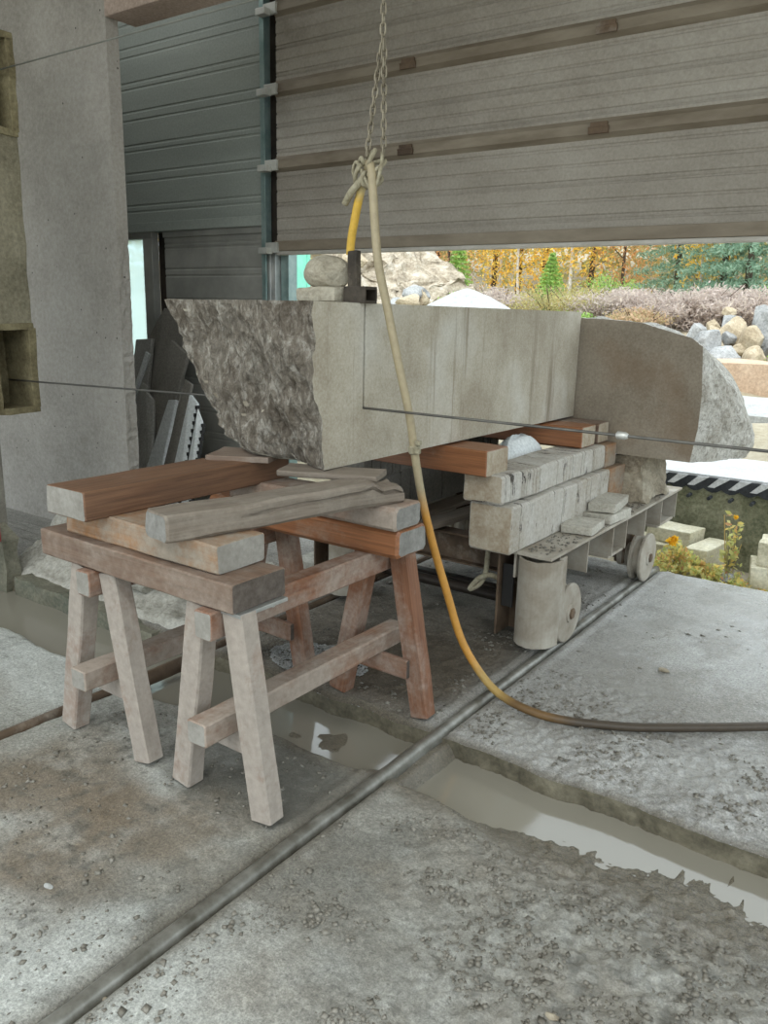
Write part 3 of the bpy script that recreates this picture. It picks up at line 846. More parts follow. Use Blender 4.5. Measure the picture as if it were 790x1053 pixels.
# ================================================================= TRESTLES (two) built part by part
def make_trestle(xc, label, legmats_near, legmats_far, dxn, dxf):
    r = thing('sawhorse', label, 'sawhorse', (xc, 2.08, 0), 'sawhorses under the near end of the block')
    timber('ridge_beam', (xc, 1.58, .605), (xc, 2.62, .605), .075, .094, [MAT['wood_leg_far'], MAT['end_grey']], r, seed=xc)
    for yy, mats, dx in ((1.655, legmats_near, dxn), (2.545, legmats_far, dxf)):
        for sgn in (-1, 1):
            foot = Vector((xc + sgn * dx, yy, 0.0)); top = Vector((xc + sgn * .08, yy, .695))
            v = (top - foot).normalized()
            # board: w across the splay, h along the rail direction
            def tipf(p, L, w, h, s=sgn):
                return p
            a = foot + v * .012; b = top
            o = timber('leg', a - Vector((0, .035, 0)), b - Vector((0, .035, 0)), .085, .07, mats, r, up=(0, 1, 0), seed=xc + sgn + yy, bev=.005)
        # spreader board
        timber('spreader', (xc - .17, yy + .045 * (1 if yy < 2 else -1), .175), (xc + .16, yy + .045 * (1 if yy < 2 else -1), .175), .024, .08, mats, r, seed=yy, bev=.003)
    timber('stretcher', (xc - .005, 1.54, .258), (xc - .005, 2.66, .258), .085, .078, [MAT['wood_stretch'], MAT['end_grey']], r, seed=xc * 2)
    return r
LEGN = [MAT['wood_leg'], MAT['end_dark']]; LEGF = [MAT['wood_leg_far'], MAT['end_dark']]; LEGM = [MAT['wood_leg_far'], MAT['end_dark']]
make_trestle(-2.41, 'left sawhorse of splayed grey legs, standing nearer the concrete wall', LEGN, LEGF, .225, .2)
make_trestle(-1.79, 'right sawhorse of splayed legs, standing beside the floor rail', LEGN, LEGM, .19, .215)

# timbers laid on the trestles
t = thing('timber_beam', 'brown dusty crossbeam with dark wet end, lowest of the near pile', 'timber', (-2.18, 1.72, .70), 'beams laid across the sawhorses')
timber('beam', (-2.685, 1.722, .702), (-1.688, 1.722, .702), .24, .097, [MAT['wood_cross'], MAT['end_dark']], t, seed=1)
link('steel_plate', mesh_of(join(box(-1.76, -1.67, 1.62, 1.835, .688, .701, .002), cyl((-1.69, 1.78, .68), (-1.69, 1.78, .69), .01, 8))), MAT['galv'], t)
tag(timber('timber_beam', (-2.57, 1.745, .80), (-1.785, 1.745, .80), .215, .094, [MAT['wood_stained'], MAT['end_grey']], seed=2),
    'grey beam with orange stain lying on the lowest near crossbeam', 'timber', 'beams laid across the sawhorses')
tag(timber('timber_beam', (-2.64, 2.485, .70), (-1.622, 2.485, .70), .205, .108, [MAT['wood_orange'], MAT['end_blue']], seed=3, bev=.016),
    'orange crossbeam with grey crusted end, lower of the far pair', 'timber', 'beams laid across the sawhorses')
tag(timber('timber_beam', (-2.5, 2.46, .812), (-1.622, 2.46, .812), .18, .092, [MAT['wood_stretch'], MAT['end_blue']], seed=4, bev=.014),
    'pinkish crossbeam with grey crusted end, upper of the far pair', 'timber', 'beams laid across the sawhorses')
tag(timber('timber_beam', (-2.43, 1.55, .895), (-2.43, 2.56, .895), .222, .10, [MAT['wood_brown'], MAT['end_grey']], seed=5),
    'long brown beam with pale sawn end lying topmost at the left', 'timber', 'beams laid across the sawhorses')
def splitbeam(p, L, w, h):
    # a long shake down the side and a torn far end
    if p.y < -.02 and p.x > .25: p.z -= .0
    q = abs(p.z - (.055 + .03 * (p.x - .5)))
    if p.y < -w * .4 and p.x > .3 and q < .005: p.y += .012
    if p.y < -w * .4 and p.x > .35 and p.z > .055 + .03 * (p.x - .5): p.y += .006
    if p.x > L - .16 and p.z > h * .5: p.z -= (p.x - L + .16) * .22 + .02 * mnoise.noise(Vector((p.x * 30, p.y * 30, 1)))
    return p
tag(timber('timber_beam', (-1.985, 1.575, .895), (-1.735, 2.50, .905), .165, .088, [MAT['wood_grey'], MAT['end_blue']], seed=6, bev=.012, jit=.008, tip=splitbeam, nseg=14),
    'weathered grey beam split along its side, lying topmost at the right', 'timber', 'beams laid across the sawhorses')
tag(timber('shim_board', (-2.545, 2.34, .996), (-2.29, 2.45, .996), .2, .024, [MAT['wood_shim'], MAT['wood_shim']], seed=7, bev=.003, jit=.006),
    'thin board wedged between the long brown beam and the rough block end', 'board', 'packing boards under the block')
tag(timber('shim_board', (-2.13, 2.32, .980), (-1.76, 2.47, .984), .16, .022, [MAT['wood_grey'], MAT['wood_grey']], seed=8, bev=.004, jit=.006),
    'thin grey board lying on the split beam under the near edge of the block', 'board', 'packing boards under the block')

# ================================================================= CART
cart = thing('rail_cart', 'slurry crusted steel cart with spoked deck and small flanged wheels on the rails', 'cart', (-2.12, 4.4, 0))
cart['label'] = 'slurry crusted steel stone cart on small rail wheels under the block'
def girder(xo, sgn):
    # xo: outer edge x; sgn +1 right side
    xi = xo - sgn * .21
    a, b = sorted((xo, xi))
    web = xo - sgn * .19
    g = link('deck_girder', mesh_of(join(box(a, b, 3.42, 5.56, .483, .498, .003, 6, .004), box(min(web, web - sgn * .012), max(web, web - sgn * .012), 3.44, 5.54, .36, .484),
                                         box(min(xo - sgn * .03, web), max(xo - sgn * .03, web), 4.29, 4.53, .285, .302, .002), box(min(xo - sgn * .03, web), max(xo - sgn * .03, web), 5.17, 5.51, .285, .302, .002))), MAT['iron_dust'], cart)
    for y in (3.56, 3.93, 4.30, 4.52, 4.86, 5.18, 5.50):
        link('gusset', mesh_of(box(min(web, xo - sgn * .015), max(web, xo - sgn * .015), y - .005, y + .005, .30, .483)), MAT['iron_dust'], g)
    return g
girder(-1.445, 1); girder(-2.795, -1)
for y in (3.62, 4.5, 5.4):
    link('cross_member', mesh_of(join(box(-2.72, -1.53, y - .05, y + .05, .47, .482, .003), box(-2.72, -1.53, y - .006, y + .006, .33, .47), box(-2.72, -1.53, y - .05, y + .05, .32, .33, .003))), MAT['iron_brown'], cart)
for y in (3.68, 4.92):
    link('axle_beam', mesh_of(join(box(-2.70, -1.60, y - .03 + .1, y + .03 + .1, .09, .17, .005), cyl((-2.8, y, .152), (-1.45, y, .152), .028, 14))), MAT['iron_dark'], cart)
    for sx in (-1, 1):
        xr = RX if sx > 0 else LX
        # wheel profile from inside to outside
        prof = [(-.10, .03), (-.10, .075), (-.012, .078), (-.010, .14), (-.004, .15), (.012, .15), (.018, .118), (.052, .115), (.056, .15), (.060, .154), (.074, .154), (.078, .148), (.080, .05), (.088, .046), (.09, .02)]
        a = Vector((xr - sx * .045, y, .152)); b = a + Vector((sx, 0, 0))
        wmesh = lathe(a, b, prof, 36)
        wh = link('wheel', fixn(wmesh), MAT['iron_dust'], cart)
        link('hub_cap', fixn(lathe(a + Vector((sx * .075, 0, 0)), a + Vector((sx * .1, 0, 0)), [(0, .045), (.012, .045), (.014, .03), (.024, .028), (.026, .01)], 6)), MAT['iron_brown'], wh)
        # bearing block and bracket
        link('wheel_bracket', mesh_of(join(box(xr - sx * .10 - .006, xr - sx * .10 + .006, y - .09, y + .09, .11, .483), box(xr - sx * .17, xr - sx * .105, y - .05, y + .05, .10, .21, .01))), MAT['iron_brown'], cart)
# curved guard in front of each near wheel, right one in view
def guard(xc, yc, name):
    V = []; F = []; n = 18; r0, r1 = .108, .098
    for k in range(n + 1):
        an = math.pi * (1.02 + .98 * k / n)
        for r in (r0, r1):
            for z in (.045, .478):
                V.append((xc + math.cos(an) * r, yc + math.sin(an) * r * 1.25, z + mnoise.noise(Vector((k * .7, z, 2))) * .004))
    for k in range(n):
        a = k * 4; b = a + 4
        F += [(a, a + 1, b + 1, b), (a + 2, b + 2, b + 3, a + 3), (a + 1, a + 3, b + 3, b + 1), (a, b, b + 2, a + 2)]
    F += [(0, 2, 3, 1), (n * 4, n * 4 + 1, n * 4 + 3, n * 4 + 2)]
    return fixn((V, F, [0] * len(F)))
for xc in (-1.525, -2.71):
    link('wheel_guard', guard(xc, 3.50, ''), MAT['iron_dust'], cart, smooth=False)
    link('guard_flange', mesh_of(box(xc + .085, xc + .095, 3.50, 3.58, .20, .478, .002)), MAT['iron_dust'], cart)
    link('frame_plate', mesh_of(box(xc - .20, xc - .188, 3.42, 3.62, .05, .478, .003)), MAT['iron_brown'], cart)
    link('splash_plate', mesh_of(box(xc - .19, xc - .11, 3.56, 3.572, .05, .32, .002)), MAT['iron_brown'], cart)
link('black_strip', mesh_of(box(-1.705, -1.645, 3.44, 3.455, .20, .42, .004)), MAT['black'], cart)  # black strip between the wheel guard and the frame plate
hk = tube(spline([(-1.83, 3.52, .47), (-1.83, 3.51, .40), (-1.83, 3.5, .33), (-1.85, 3.48, .27), (-1.89, 3.46, .24), (-1.885, 3.46, .255), (-1.85, 3.47, .30), (-1.80, 3.49, .325), (-1.75, 3.52, .30), (-1.725, 3.54, .24), (-1.72, 3.54, .17)], 6), .014, 8)
link('hanging_strap', mesh_of(hk), MAT['rope'], cart, smooth=True)

# kerfed timbers on the deck, right and left stack
rk = random.Random(5)
def kerf_set(L, n): return sorted(rk.uniform(.06, L - .06) for _ in range(n))
g = 'kerfed bearing timbers stacked on the cart'
KB = [MAT['wood_white'], MAT['end_white']]
tag(timber('bearing_timber', (-1.735, 3.33, .499), (-1.735, 4.6, .499), .23, .236, KB, seed=11, kerfs=kerf_set(1.27, 9), jit=.007, bev=.01), 'whitened lower timber on the right of the cart, scored by saw cuts', 'timber', g)
tag(timber('bearing_timber', (-1.77, 3.31, .737), (-1.77, 4.6, .737), .215, .137, KB, seed=12, kerfs=kerf_set(1.29, 17), jit=.007, bev=.01), 'whitened upper timber on the right of the cart, its top crossed by many saw cuts', 'timber', g)
BF = [MAT['wood_white'], MAT['end_white']]
g2 = 'short timber pieces at the far end of the right stack'
tag(timber('bearing_timber', (-1.735, 4.615, .499), (-1.735, 4.86, .499), .23, .236, [MAT['wood_stained']] * 2, seed=13), 'short buff lower piece at the far end of the right stack', 'timber', g2)
tag(timber('bearing_timber', (-1.765, 4.615, .737), (-1.765, 4.78, .737), .215, .137, [MAT['wood_stained']] * 2, seed=14), 'short buff upper piece at the far end of the right stack', 'timber', g2)
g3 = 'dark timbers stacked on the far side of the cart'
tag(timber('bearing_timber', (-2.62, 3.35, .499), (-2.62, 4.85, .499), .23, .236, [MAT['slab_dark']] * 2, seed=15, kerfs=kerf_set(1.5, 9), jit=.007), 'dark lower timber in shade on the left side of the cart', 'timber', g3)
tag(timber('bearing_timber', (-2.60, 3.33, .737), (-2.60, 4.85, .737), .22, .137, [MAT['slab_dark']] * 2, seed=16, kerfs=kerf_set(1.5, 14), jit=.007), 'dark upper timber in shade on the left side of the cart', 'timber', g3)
# planks lying between
g4 = 'grey planks lying on the cart frame'
tag(timber('plank', (-2.22, 3.35, .4985), (-2.10, 5.0, .4985), .13, .03, [MAT['wood_grey']] * 2, seed=17), 'grey plank lying on the cart between the timber stacks', 'plank', g4)
tag(timber('plank', (-2.38, 3.45, .4985), (-2.36, 5.1, .4985), .12, .028, [MAT['wood_grey']] * 2, seed=18), 'grey plank lying beside the dark left stack on the cart', 'plank', g4)
# orange cross timbers carrying the block
g5 = 'orange cross timbers under the block'
tag(timber('timber_beam', (-2.70, 3.36, .876), (-1.728, 3.36, .876), .22, .122, [MAT['wood_orange'], MAT['end_white']], seed=21), 'orange cross timber at the near end of the cart, right under the block', 'timber', g5)
tag(timber('timber_beam', (-2.70, 4.46, .877), (-1.715, 4.46, .877), .2, .118, [MAT['wood_orange'], MAT['end_white']], seed=22), 'orange cross timber with pale end where the saw wire passes', 'timber', g5)
tag(timber('timber_beam', (-2.70, 4.69, .877), (-1.715, 4.69, .877), .17, .118, [MAT['wood_cross'], MAT['end_white']], seed=23), 'brown cross timber against the sawn boulder face', 'timber', g5)
# packing stones on the deck
def chunkfn(u, v, w_):
    x = -1.70 + u * (.215 - .03 * w_); y = 4.86 + v * .46; z = .498 + w_ * (.285 + .02 * u)
    d = mnoise.noise_vector(Vector((x * 6, y * 6, z * 6))) * .05 + mnoise.noise_vector(Vector((x * 20, y * 20, z * 20))) * .016
    return (x + d.x, y + d.y, max(.498, z + d.z * (w_ < 1) + min(0, d.z) * (w_ == 1)))
def pslab(c, size, rot, seed, label, mat='stone_dust'):
    M = Matrix.Translation(c) @ Matrix.Rotation(rot, 4, 'Z')
    d_ = box(-size[0] / 2, size[0] / 2, -size[1] / 2, size[1] / 2, 0, size[2], .006, 3, .006, seed, M)
    return tag(link('packing_stone', mesh_of(d_), MAT[mat]), label, 'stone', 'packing stones on the cart deck')
pslab((-1.535, 4.02, .50), (.17, .24, .045), .1, 3, 'small flat dusty stone on the deck, nearest the curved wheel guard')
pslab((-1.535, 4.36, .50), (.18, .30, .05), -.05, 4, 'flat dusty stone on the deck under the second packing stone')
pslab((-1.545, 4.42, .553), (.15, .34, .05), .12, 5, 'flat dusty stone lying on top of another on the deck')
tag(link('packing_stone', mesh_of(boxgrid(14, 18, 14, chunkfn)), MAT['stone_chunk']), 'brown rubble chunk propping the boulder at the end of the deck', 'stone', 'packing stones on the cart deck')
tag(link('packing_stone', mesh_of(rock((-2.45, 5.1, .497), (.4, .4, .315), 14, 3, 8, .05)), MAT['stone_chunk']), 'brown stone propping the boulder on the shaded side of the cart', 'stone', 'packing stones on the cart deck')
tag(link('pale_stone', mesh_of(rock((-2.01, 4.15, .53), (.25, .62, .43), 18, 4, 4, .05, 0, 1.0)), MAT['white_board']), 'bright pale lump lying on the cart behind the near cross timber', 'stone')

# ================================================================= WIRE SAW
ws = thing('wire_saw_frame', 'lime crusted wire saw column with two open pulley guards at the left edge', 'saw frame', (-4.5, 2.5, 0))
link('column', mesh_of(box(-4.95, -4.62, 2.28, 2.55, .0, 3.4, .006, 3, .003)), MAT['col_paint'], ws)
def guardbox(z0, z1, seed):
    return join(box(-4.64, -4.36, 2.40, 2.445, z0, z1, .004, 6, .012, seed), box(-4.64, -4.35, 2.625, 2.668, z0, z1, .004, 6, .010, seed + 1),
                box(-4.64, -4.61, 2.44, 2.63, z0, z1, .0, 3, .008, seed + 2), box(-4.64, -4.35, 2.41, 2.66, z0 - .025, z0 + .01, .003, 3, .01, seed + 3),
                box(-4.64, -4.35, 2.41, 2.66, z1 - .01, z1 + .025, .003, 3, .008, seed + 4))
link('pulley_guard', mesh_of(guardbox(1.02, 1.47, 1)), MAT['guard'], ws)
link('pulley_guard', mesh_of(guardbox(2.50, 2.96, 9)), MAT['guard'], ws)
link('guard_cover', mesh_of(box(-4.63, -4.37, 2.405, 2.662, 1.49, 2.48, .006, 6, .012, 4)), MAT['guard_pale'], ws)
wr = thing('saw_wire', 'thin taut saw wire crossing left to right through the block', 'wire', (-2.0, 2.595, 1.17))
WY = 2.596
link('lower_strand', mesh_of(tube([(-4.55, WY, 1.172), (-1.99, WY, 1.229), (4.2, WY, 1.23)], .005, 8)), MAT['wire'], wr, smooth=True)
link('upper_strand', mesh_of(tube([(-4.55, WY, 2.795), (4.2, WY, 2.79)], .004, 8)), MAT['wire_pale'], wr, smooth=True)
link('wire_sleeve', mesh_of(lathe((-.905, WY, 1.2295), (-.865, WY, 1.2295), [(0, .008), (.004, .013), (.03, .013), (.04, .008)], 12)), MAT['sleeve'], wr, smooth=True)

# ================================================================= CHAIN, ROPE, HOSE
KX, KY, KZ = -1.945, 2.62, 2.125
ch = thing('hoist_chain', 'dusty hanging chain in two strands holding up the tied hose', 'chain', (KX, KY, 4.66))
def linkmesh(c, d, tw):
    c = Vector(c); d = Vector(d).normalized()
    a = d.cross(Vector((math.cos(tw), math.sin(tw), .01))).normalized()
    P = []
    L, W = .020, .0095
    for k in range(14):
        an = 2 * math.pi * k / 14
        x = math.cos(an) * W; y = math.sin(an) * W + (L - W) * (1 if math.sin(an) > 0 else -1) * (1 if abs(math.sin(an)) > .05 else 0)
        P.append(c + a * x + d * y)
    return tube(P, .0036, 6, closed=True)
def strand(a, b, n):
    a = Vector(a); b = Vector(b)
    for i in range(n):
        p = a + (b - a) * ((i + .5) / n)
        link('chain_link', mesh_of(linkmesh(p, b - a, .3 + (i % 2) * math.pi / 2)), MAT['chain'], ch, smooth=True)
JX, JZ = -1.915, 2.55
strand((KX - .028, KY, KZ + .05), (JX, KY, JZ), 13)
strand((KX + .05, KY, KZ + .05), (JX + .012, KY, JZ + .01), 13)
strand((JX + .005, KY, JZ), (JX + .02, KY, 4.56), 62)
link('ceiling_hook', mesh_of(join(box(JX - .05, JX + .09, KY - .07, KY + .07, 4.66, 4.70, .01), tube(spline([(JX + .02, KY, 4.67), (JX + .02, KY, 4.60), (JX + .05, KY, 4.57), (JX + .02, KY, 4.545), (JX - .005, KY, 4.565)], 5), .01, 8))), MAT['iron_brown'], ch)
rp = thing('tie_rope', 'pale rope knotted round the hose at the end of the chain', 'rope', (KX, KY, KZ))
P = []
for k in range(90):
    t = 2 * math.pi * k / 90
    rr = .040 + .018 * math.cos(5 * t)
    P.append((KX - .012 + rr * math.cos(2 * t) * 1.05 + .012 * math.sin(7 * t), KY - .01 + .028 * math.sin(5 * t), KZ + rr * math.sin(2 * t) * 1.15 + .01 * math.cos(3 * t)))
link('knot', mesh_of(tube(P, .0085, 7, closed=True)), MAT['rope'], rp, smooth=True)
P2 = spline([(KX + .045, KY, KZ + .06), (KX + .055, KY - .02, KZ + .01), (KX + .045, KY - .03, KZ - .05), (KX + .02, KY - .03, KZ - .075), (KX - .02, KY - .03, KZ - .02), (KX - .06, KY - .02, KZ + .03), (KX - .085, KY - .01, KZ - .0), (KX - .07, KY, KZ - .05)], 6)
link('loop', mesh_of(tube(P2, .007, 7)), MAT['rope'], rp, smooth=True)
P3 = spline([(KX - .02, KY - .03, KZ - .03), (KX - .07, KY - .035, KZ - .075), (KX - .115, KY - .02, KZ - .115)], 6)
link('rope_tail', mesh_of(tube(P3, .014, 7)), MAT['rope'], rp, smooth=True)

hs = thing('water_hose', 'long yellow and mud coated hose hung from the knot and trailing over the floor', 'hose', (-1.4, 2.8, 0))
path = [(-2.040, 2.612, 1.82), (-2.035, 2.612, 1.88), (-2.018, 2.615, 1.97), (-2.0, 2.62, 2.05), (-1.972, 2.62, 2.12), (-1.945, 2.60, 2.145), (-1.922, 2.585, 2.11),
        (-1.910, 2.58, 2.03), (-1.868, 2.56, 1.80)]
import itertools
CAM = np.array([0, 0, 1.6])
down = [(-1.832, 2.58, 1.62), (-1.783, 2.60, 1.40), (-1.75, 2.63, 1.22), (-1.735, 2.66, 1.05), (-1.72, 2.70, .87), (-1.69, 2.755, .66), (-1.647, 2.81, .45), (-1.59, 2.845, .25), (-1.51, 2.87, .115), (-1.40, 2.855, .045), (-1.25, 2.83, .026), (-1.095, 2.845, .024), (-.9, 2.935, .024), (-.763, 3.03, .024), (-.422, 3.31, .024), (0.3, 3.95, .024), (1.2, 4.6, .024)]
pp = spline(path + down, 8)
def hr(t): return .0165 + .003 * max(0, t - .4)
tb = tube(pp, hr, 12)
me = mesh_of(tb)
cols = []
dcum = [0]
for a, b in zip(pp, pp[1:]): dcum.append(dcum[-1] + (b - a).length)
for i, p in enumerate(pp):
    dd = dcum[i]
    if p.z > 1.9 and dd < .3: c = (206, 166, 58) if p.z < 2.04 else (196, 180, 130)
    elif dd < .12: c = (206, 166, 58)
    elif p.z > .86: c = (166, 153, 124)
    elif p.z > .12: c = (196, 142, 62)
    elif p.x < -1.35: c = (176, 146, 84)
    elif p.x < -1.1: c = (110, 84, 50)
    else: c = (70, 60, 48)
    cols.append(np.array(lin(c)))
cols = np.array(cols)
ker = np.ones(5) / 5
for q in range(4): cols[:, q] = np.convolve(np.pad(cols[:, q], 2, 'edge'), ker, 'valid')
at = me.attributes.new('albedo', 'FLOAT_COLOR', 'POINT')
at.data.foreach_set('color', np.repeat(cols, 12, 0).astype(np.float32).ravel())
link('hose_line', me, MAT['hose'], hs, smooth=True)
link('hose_clip', mesh_of(join(lathe((-1.7375, 2.652, 1.095), (-1.735, 2.657, 1.06), [(0, .018), (.004, .024), (.03, .024), (.036, .018)], 12), box(-1.722, -1.70, 2.63, 2.65, 1.065, 1.085, .004), box(-1.722, -1.698, 2.63, 2.65, 1.10, 1.118, .004))), MAT['rope'], hs)
link('nozzle_pipe', mesh_of(join(box(-2.034, -1.986, 2.585, 2.615, 1.655, 1.835, .006, 4, .006))), MAT['mud_pipe'], hs)
link('nozzle_foot', mesh_of(join(box(-2.03, -1.925, 2.56, 2.64, 1.636, 1.648, .002), box(-2.03, -1.925, 2.56, 2.64, 1.688, 1.70, .002), box(-2.03, -1.925, 2.56, 2.568, 1.645, 1.69), box(-2.03, -1.925, 2.632, 2.64, 1.645, 1.69))), MAT['mud_pipe'], hs)
g6 = 'stones weighing down the hose nozzle on the block'
tag(link('weight_stone', mesh_of(box(-2.255, -2.04, 2.53, 2.68, 1.637, 1.697, .014, 5, .012, 31)), MAT['stone_pale']), 'flat pale stone lying on top of the block beside the nozzle', 'stone', g6)
tag(link('weight_stone', mesh_of(rock((-2.145, 2.60, 1.698), (.205, .17, .125), 33, 4, 9, .03, cut=.97)), MAT['stone_pale']), 'rounded pale stone balanced on the flat stone beside the nozzle', 'stone', g6)

# ================================================================= LEFT: PLINTH, RUBBLE, LEANING SLABS
def heapfn(X, Y):
    h = (.10 + .22 * sst(-3.5, -4.1, -X * -1)) if False else .08 + .20 * (1 - sst(-4.1, -3.1, X))
    h = h * sst(2.5, 3.15, Y + .15 * (fbm(X, Y, 4, 3, 93) - .5)) + .03
    h = h * (.8 + .5 * fbm(X, Y, 5, 4, 91)) + (fbm(X, Y, 12, 5, 92) - .5) * .07
    e = np.minimum(np.minimum(X + 4.75, -2.86 - X), np.minimum(Y - 2.5, 3.70 - Y))
    return h * sst(0, .06, e) - .02 * (1 - sst(0, .05, e))
me = grid_mesh(np.linspace(-4.75, -2.86, 180), np.linspace(2.5, 3.392, 90), heapfn, lambda X, Y: np.ones(X.shape + (3,)) * .3, lambda X, Y: X * 0)
tag(link('slurry_heap', me, MAT['slurry']), 'heap of dried grey slurry and grit at the foot of the concrete wall', 'rubble', kind='stuff')
def plfn(u, v, w_):
    x = -4.78 + u * .30; y = 2.43 + v * .10; z = -.16 + w_ * .48
    d = mnoise.noise_vector(Vector((x * 7, y * 7, z * 7))) * .02
    return (x + d.x, y + d.y, z + d.z - .10 * max(0, u - .6) * 2 * w_)
tag(link('stone_kerb', mesh_of(boxgrid(16, 10, 14, plfn)), MAT['plinth']), 'algae stained kerb block at the left edge below the saw column', 'stone')
def plfn2(u, v, w_):
    x = -4.40 + u * 1.25; y = 2.44 + v * .14; z = -.18 + w_ * (.21 - .03 * u)
    d = mnoise.noise_vector(Vector((x * 7, y * 7, z * 7))) * .022
    return (x + d.x, y + d.y, z + d.z)
tag(link('stone_kerb', mesh_of(boxgrid(26, 6, 8, plfn2)), MAT['plinth']), 'long greenish kerb block along the drain behind the left sawhorse legs', 'stone')
gl_ = 'loose stones on the slurry heap'
for i, (c, sz, sd, lb) in enumerate([((-3.55, 2.68, .06), (.36, .26, .17), 41, 'angular grey stone on the slurry heap behind the left sawhorse'),
                                     ((-3.95, 2.72, .12), (.26, .2, .12), 43, 'small grey stone on the slurry heap below the concrete wall'),
                                     ((-4.15, 3.1, .24), (.34, .24, .1), 44, 'pale crumbly stone highest on the slurry heap')]):
    tag(link('loose_stone', mesh_of(rock(c, sz, sd, 3, 8, .06)), MAT['slurry']), lb, 'stone', gl_)
M = Matrix.Translation((-3.12, 2.86, .13)) @ Matrix.Rotation(.35, 4, 'Y') @ Matrix.Rotation(.5, 4, 'Z')
tag(link('broken_slab', mesh_of(box(-.2, .2, -.14, .14, 0, .03, .004, 3, .012, 3, M)), MAT['slab_mid']), 'thin broken grey slab tilted on rubble behind the left sawhorse', 'stone')
M = Matrix.Translation((-2.98, 3.55, 0.0))
tag(link('concrete_kerb', mesh_of(box(-3.24, -2.95, 3.6, 5.1, -.01, .10, .01, 4, .008)), MAT['slurry']), 'low pale kerb on the floor beyond the left rail', 'kerb')
tag(link('red_canister', mesh_of(lathe((-4.42, 2.34, .26), (-4.42, 2.34, .42), [(0, .04), (.006, .045), (.12, .045), (.14, .02), (.16, .02)], 18)), MAT['red_paint'], smooth=True), 'small red canister at the very left below the saw column', 'canister')

# slabs leaning against the end wall
def leaner(P, th, mat, label, name='leaning_slab', parent=None):
    P = [Vector(p) for p in P]
    n = (P[1] - P[0]).cross(P[3] - P[0]).normalized()
    if n.y < 0: n = -n
    m = len(P)
    bm = bmesh.new(); a = [bm.verts.new(p) for p in P]; b_ = [bm.verts.new(p + n * th) for p in P]
    bm.faces.new(a); bm.faces.new(b_[::-1])
    for i in range(m): bm.faces.new((a[i], b_[i], b_[(i + 1) % m], a[(i + 1) % m]))
    bmesh.ops.recalc_face_normals(bm, faces=bm.faces)
    bmesh.ops.bevel(bm, geom=list(bm.edges), offset=.005, segments=1, affect='EDGES')
    o = link(name, mesh_of(bm_data(bm)), MAT[mat], parent)
    return o if parent else tag(o, label, 'slab', 'slabs leaning against the end wall')
leaner([(-5.93, 4.72, 1.36), (-5.72, 4.72, 1.60), (-5.45, 4.72, 1.594), (-5.102, 4.21, 0), (-5.709, 4.338, 0)], .04, 'slab_dark', 'large dark slab leaning behind the rough block end')
leaner([(-5.992, 4.62, 1.326), (-5.774, 4.62, 1.342), (-5.705, 4.348, 0), (-6.006, 4.354, 0)], .035, 'slab_mid', 'grey slab with flat top leaning under the window')
leaner([(-5.438, 4.55, 1.34), (-5.239, 4.55, 1.229), (-5.5, 4.266, 0), (-5.815, 4.258, 0)], .04, 'slab_dark', 'dark slab tilted right in front of the large dark slab')
leaner([(-5.714, 4.50, 1.24), (-5.671, 4.50, 1.218), (-6.034, 4.206, 0), (-6.081, 4.208, 0)], .03, 'slab_light', 'narrow light strip leaning nearest the chipped wall edge')
leaner([(-5.728, 4.46, .979), (-5.647, 4.46, .943), (-5.77, 4.211, 0), (-5.874, 4.209, 0)], .03, 'slab_mid', 'short grey strip leaning low beside the chipped wall edge')
leaner([(-5.631, 4.42, .914), (-5.535, 4.42, .839), (-5.302, 4.153, 0), (-5.639, 4.161, 0)], .035, 'slab_mid', 'wide grey slab with cut corner leaning low beside the wall edge')
leaner([(-5.299, 4.38, .869), (-5.203, 4.38, .877), (-5.213, 4.096, 0), (-5.46, 4.107, 0)], .035, 'slab_light', 'light grey slab with bright edge leaning in the middle of the row')
leaner([(-5.065, 4.36, 1.052), (-4.986, 4.36, 1.019), (-5.058, 4.09, 0), (-5.216, 4.105, 0)], .03, 'slab_dark', 'brownish narrow slab leaning beside the white board')
b = thing('white_panel', 'bright white board with black notched edge leaning behind the block end', 'board', (-4.9, 4.1, 0))  # near white panel with a black notched edge
IA, IB, IC, ID = [Vector(p) for p in ((-4.943, 4.3, .957), (-4.857, 4.3, .88), (-4.798, 3.995, 0), (-5.011, 4.039, 0))]
JA, JB, JC, JD = [Vector(p) for p in ((-4.847, 4.29, .859), (-4.786, 4.29, .742), (-4.60, 3.93, 0), (-4.765, 3.984, 0))]
leaner([IA, IB, IC, ID], .03, 'white_board', '', 'panel', b)
leaner([JA, JB, JC, JD], .03, 'white_board', '', 'panel', b)
for (p, q) in ((IB, IC), (JB, JC)):
    teeth = []
    for k in range(15):
        c_ = p + (q - p) * ((k + .5) / 15)
        teeth.append(box(c_.x - .006, c_.x + .016, c_.y - .012, c_.y + .02, c_.z - .012, c_.z + .014))
    for k in range(14):
        c_ = p + (q - p) * ((k + 1) / 15)
        teeth.append(box(c_.x + .004, c_.x + .012, c_.y - .004, c_.y + .016, c_.z - .035, c_.z + .035))
    link('notched_edge', mesh_of(join(*teeth)), MAT['black'], b)

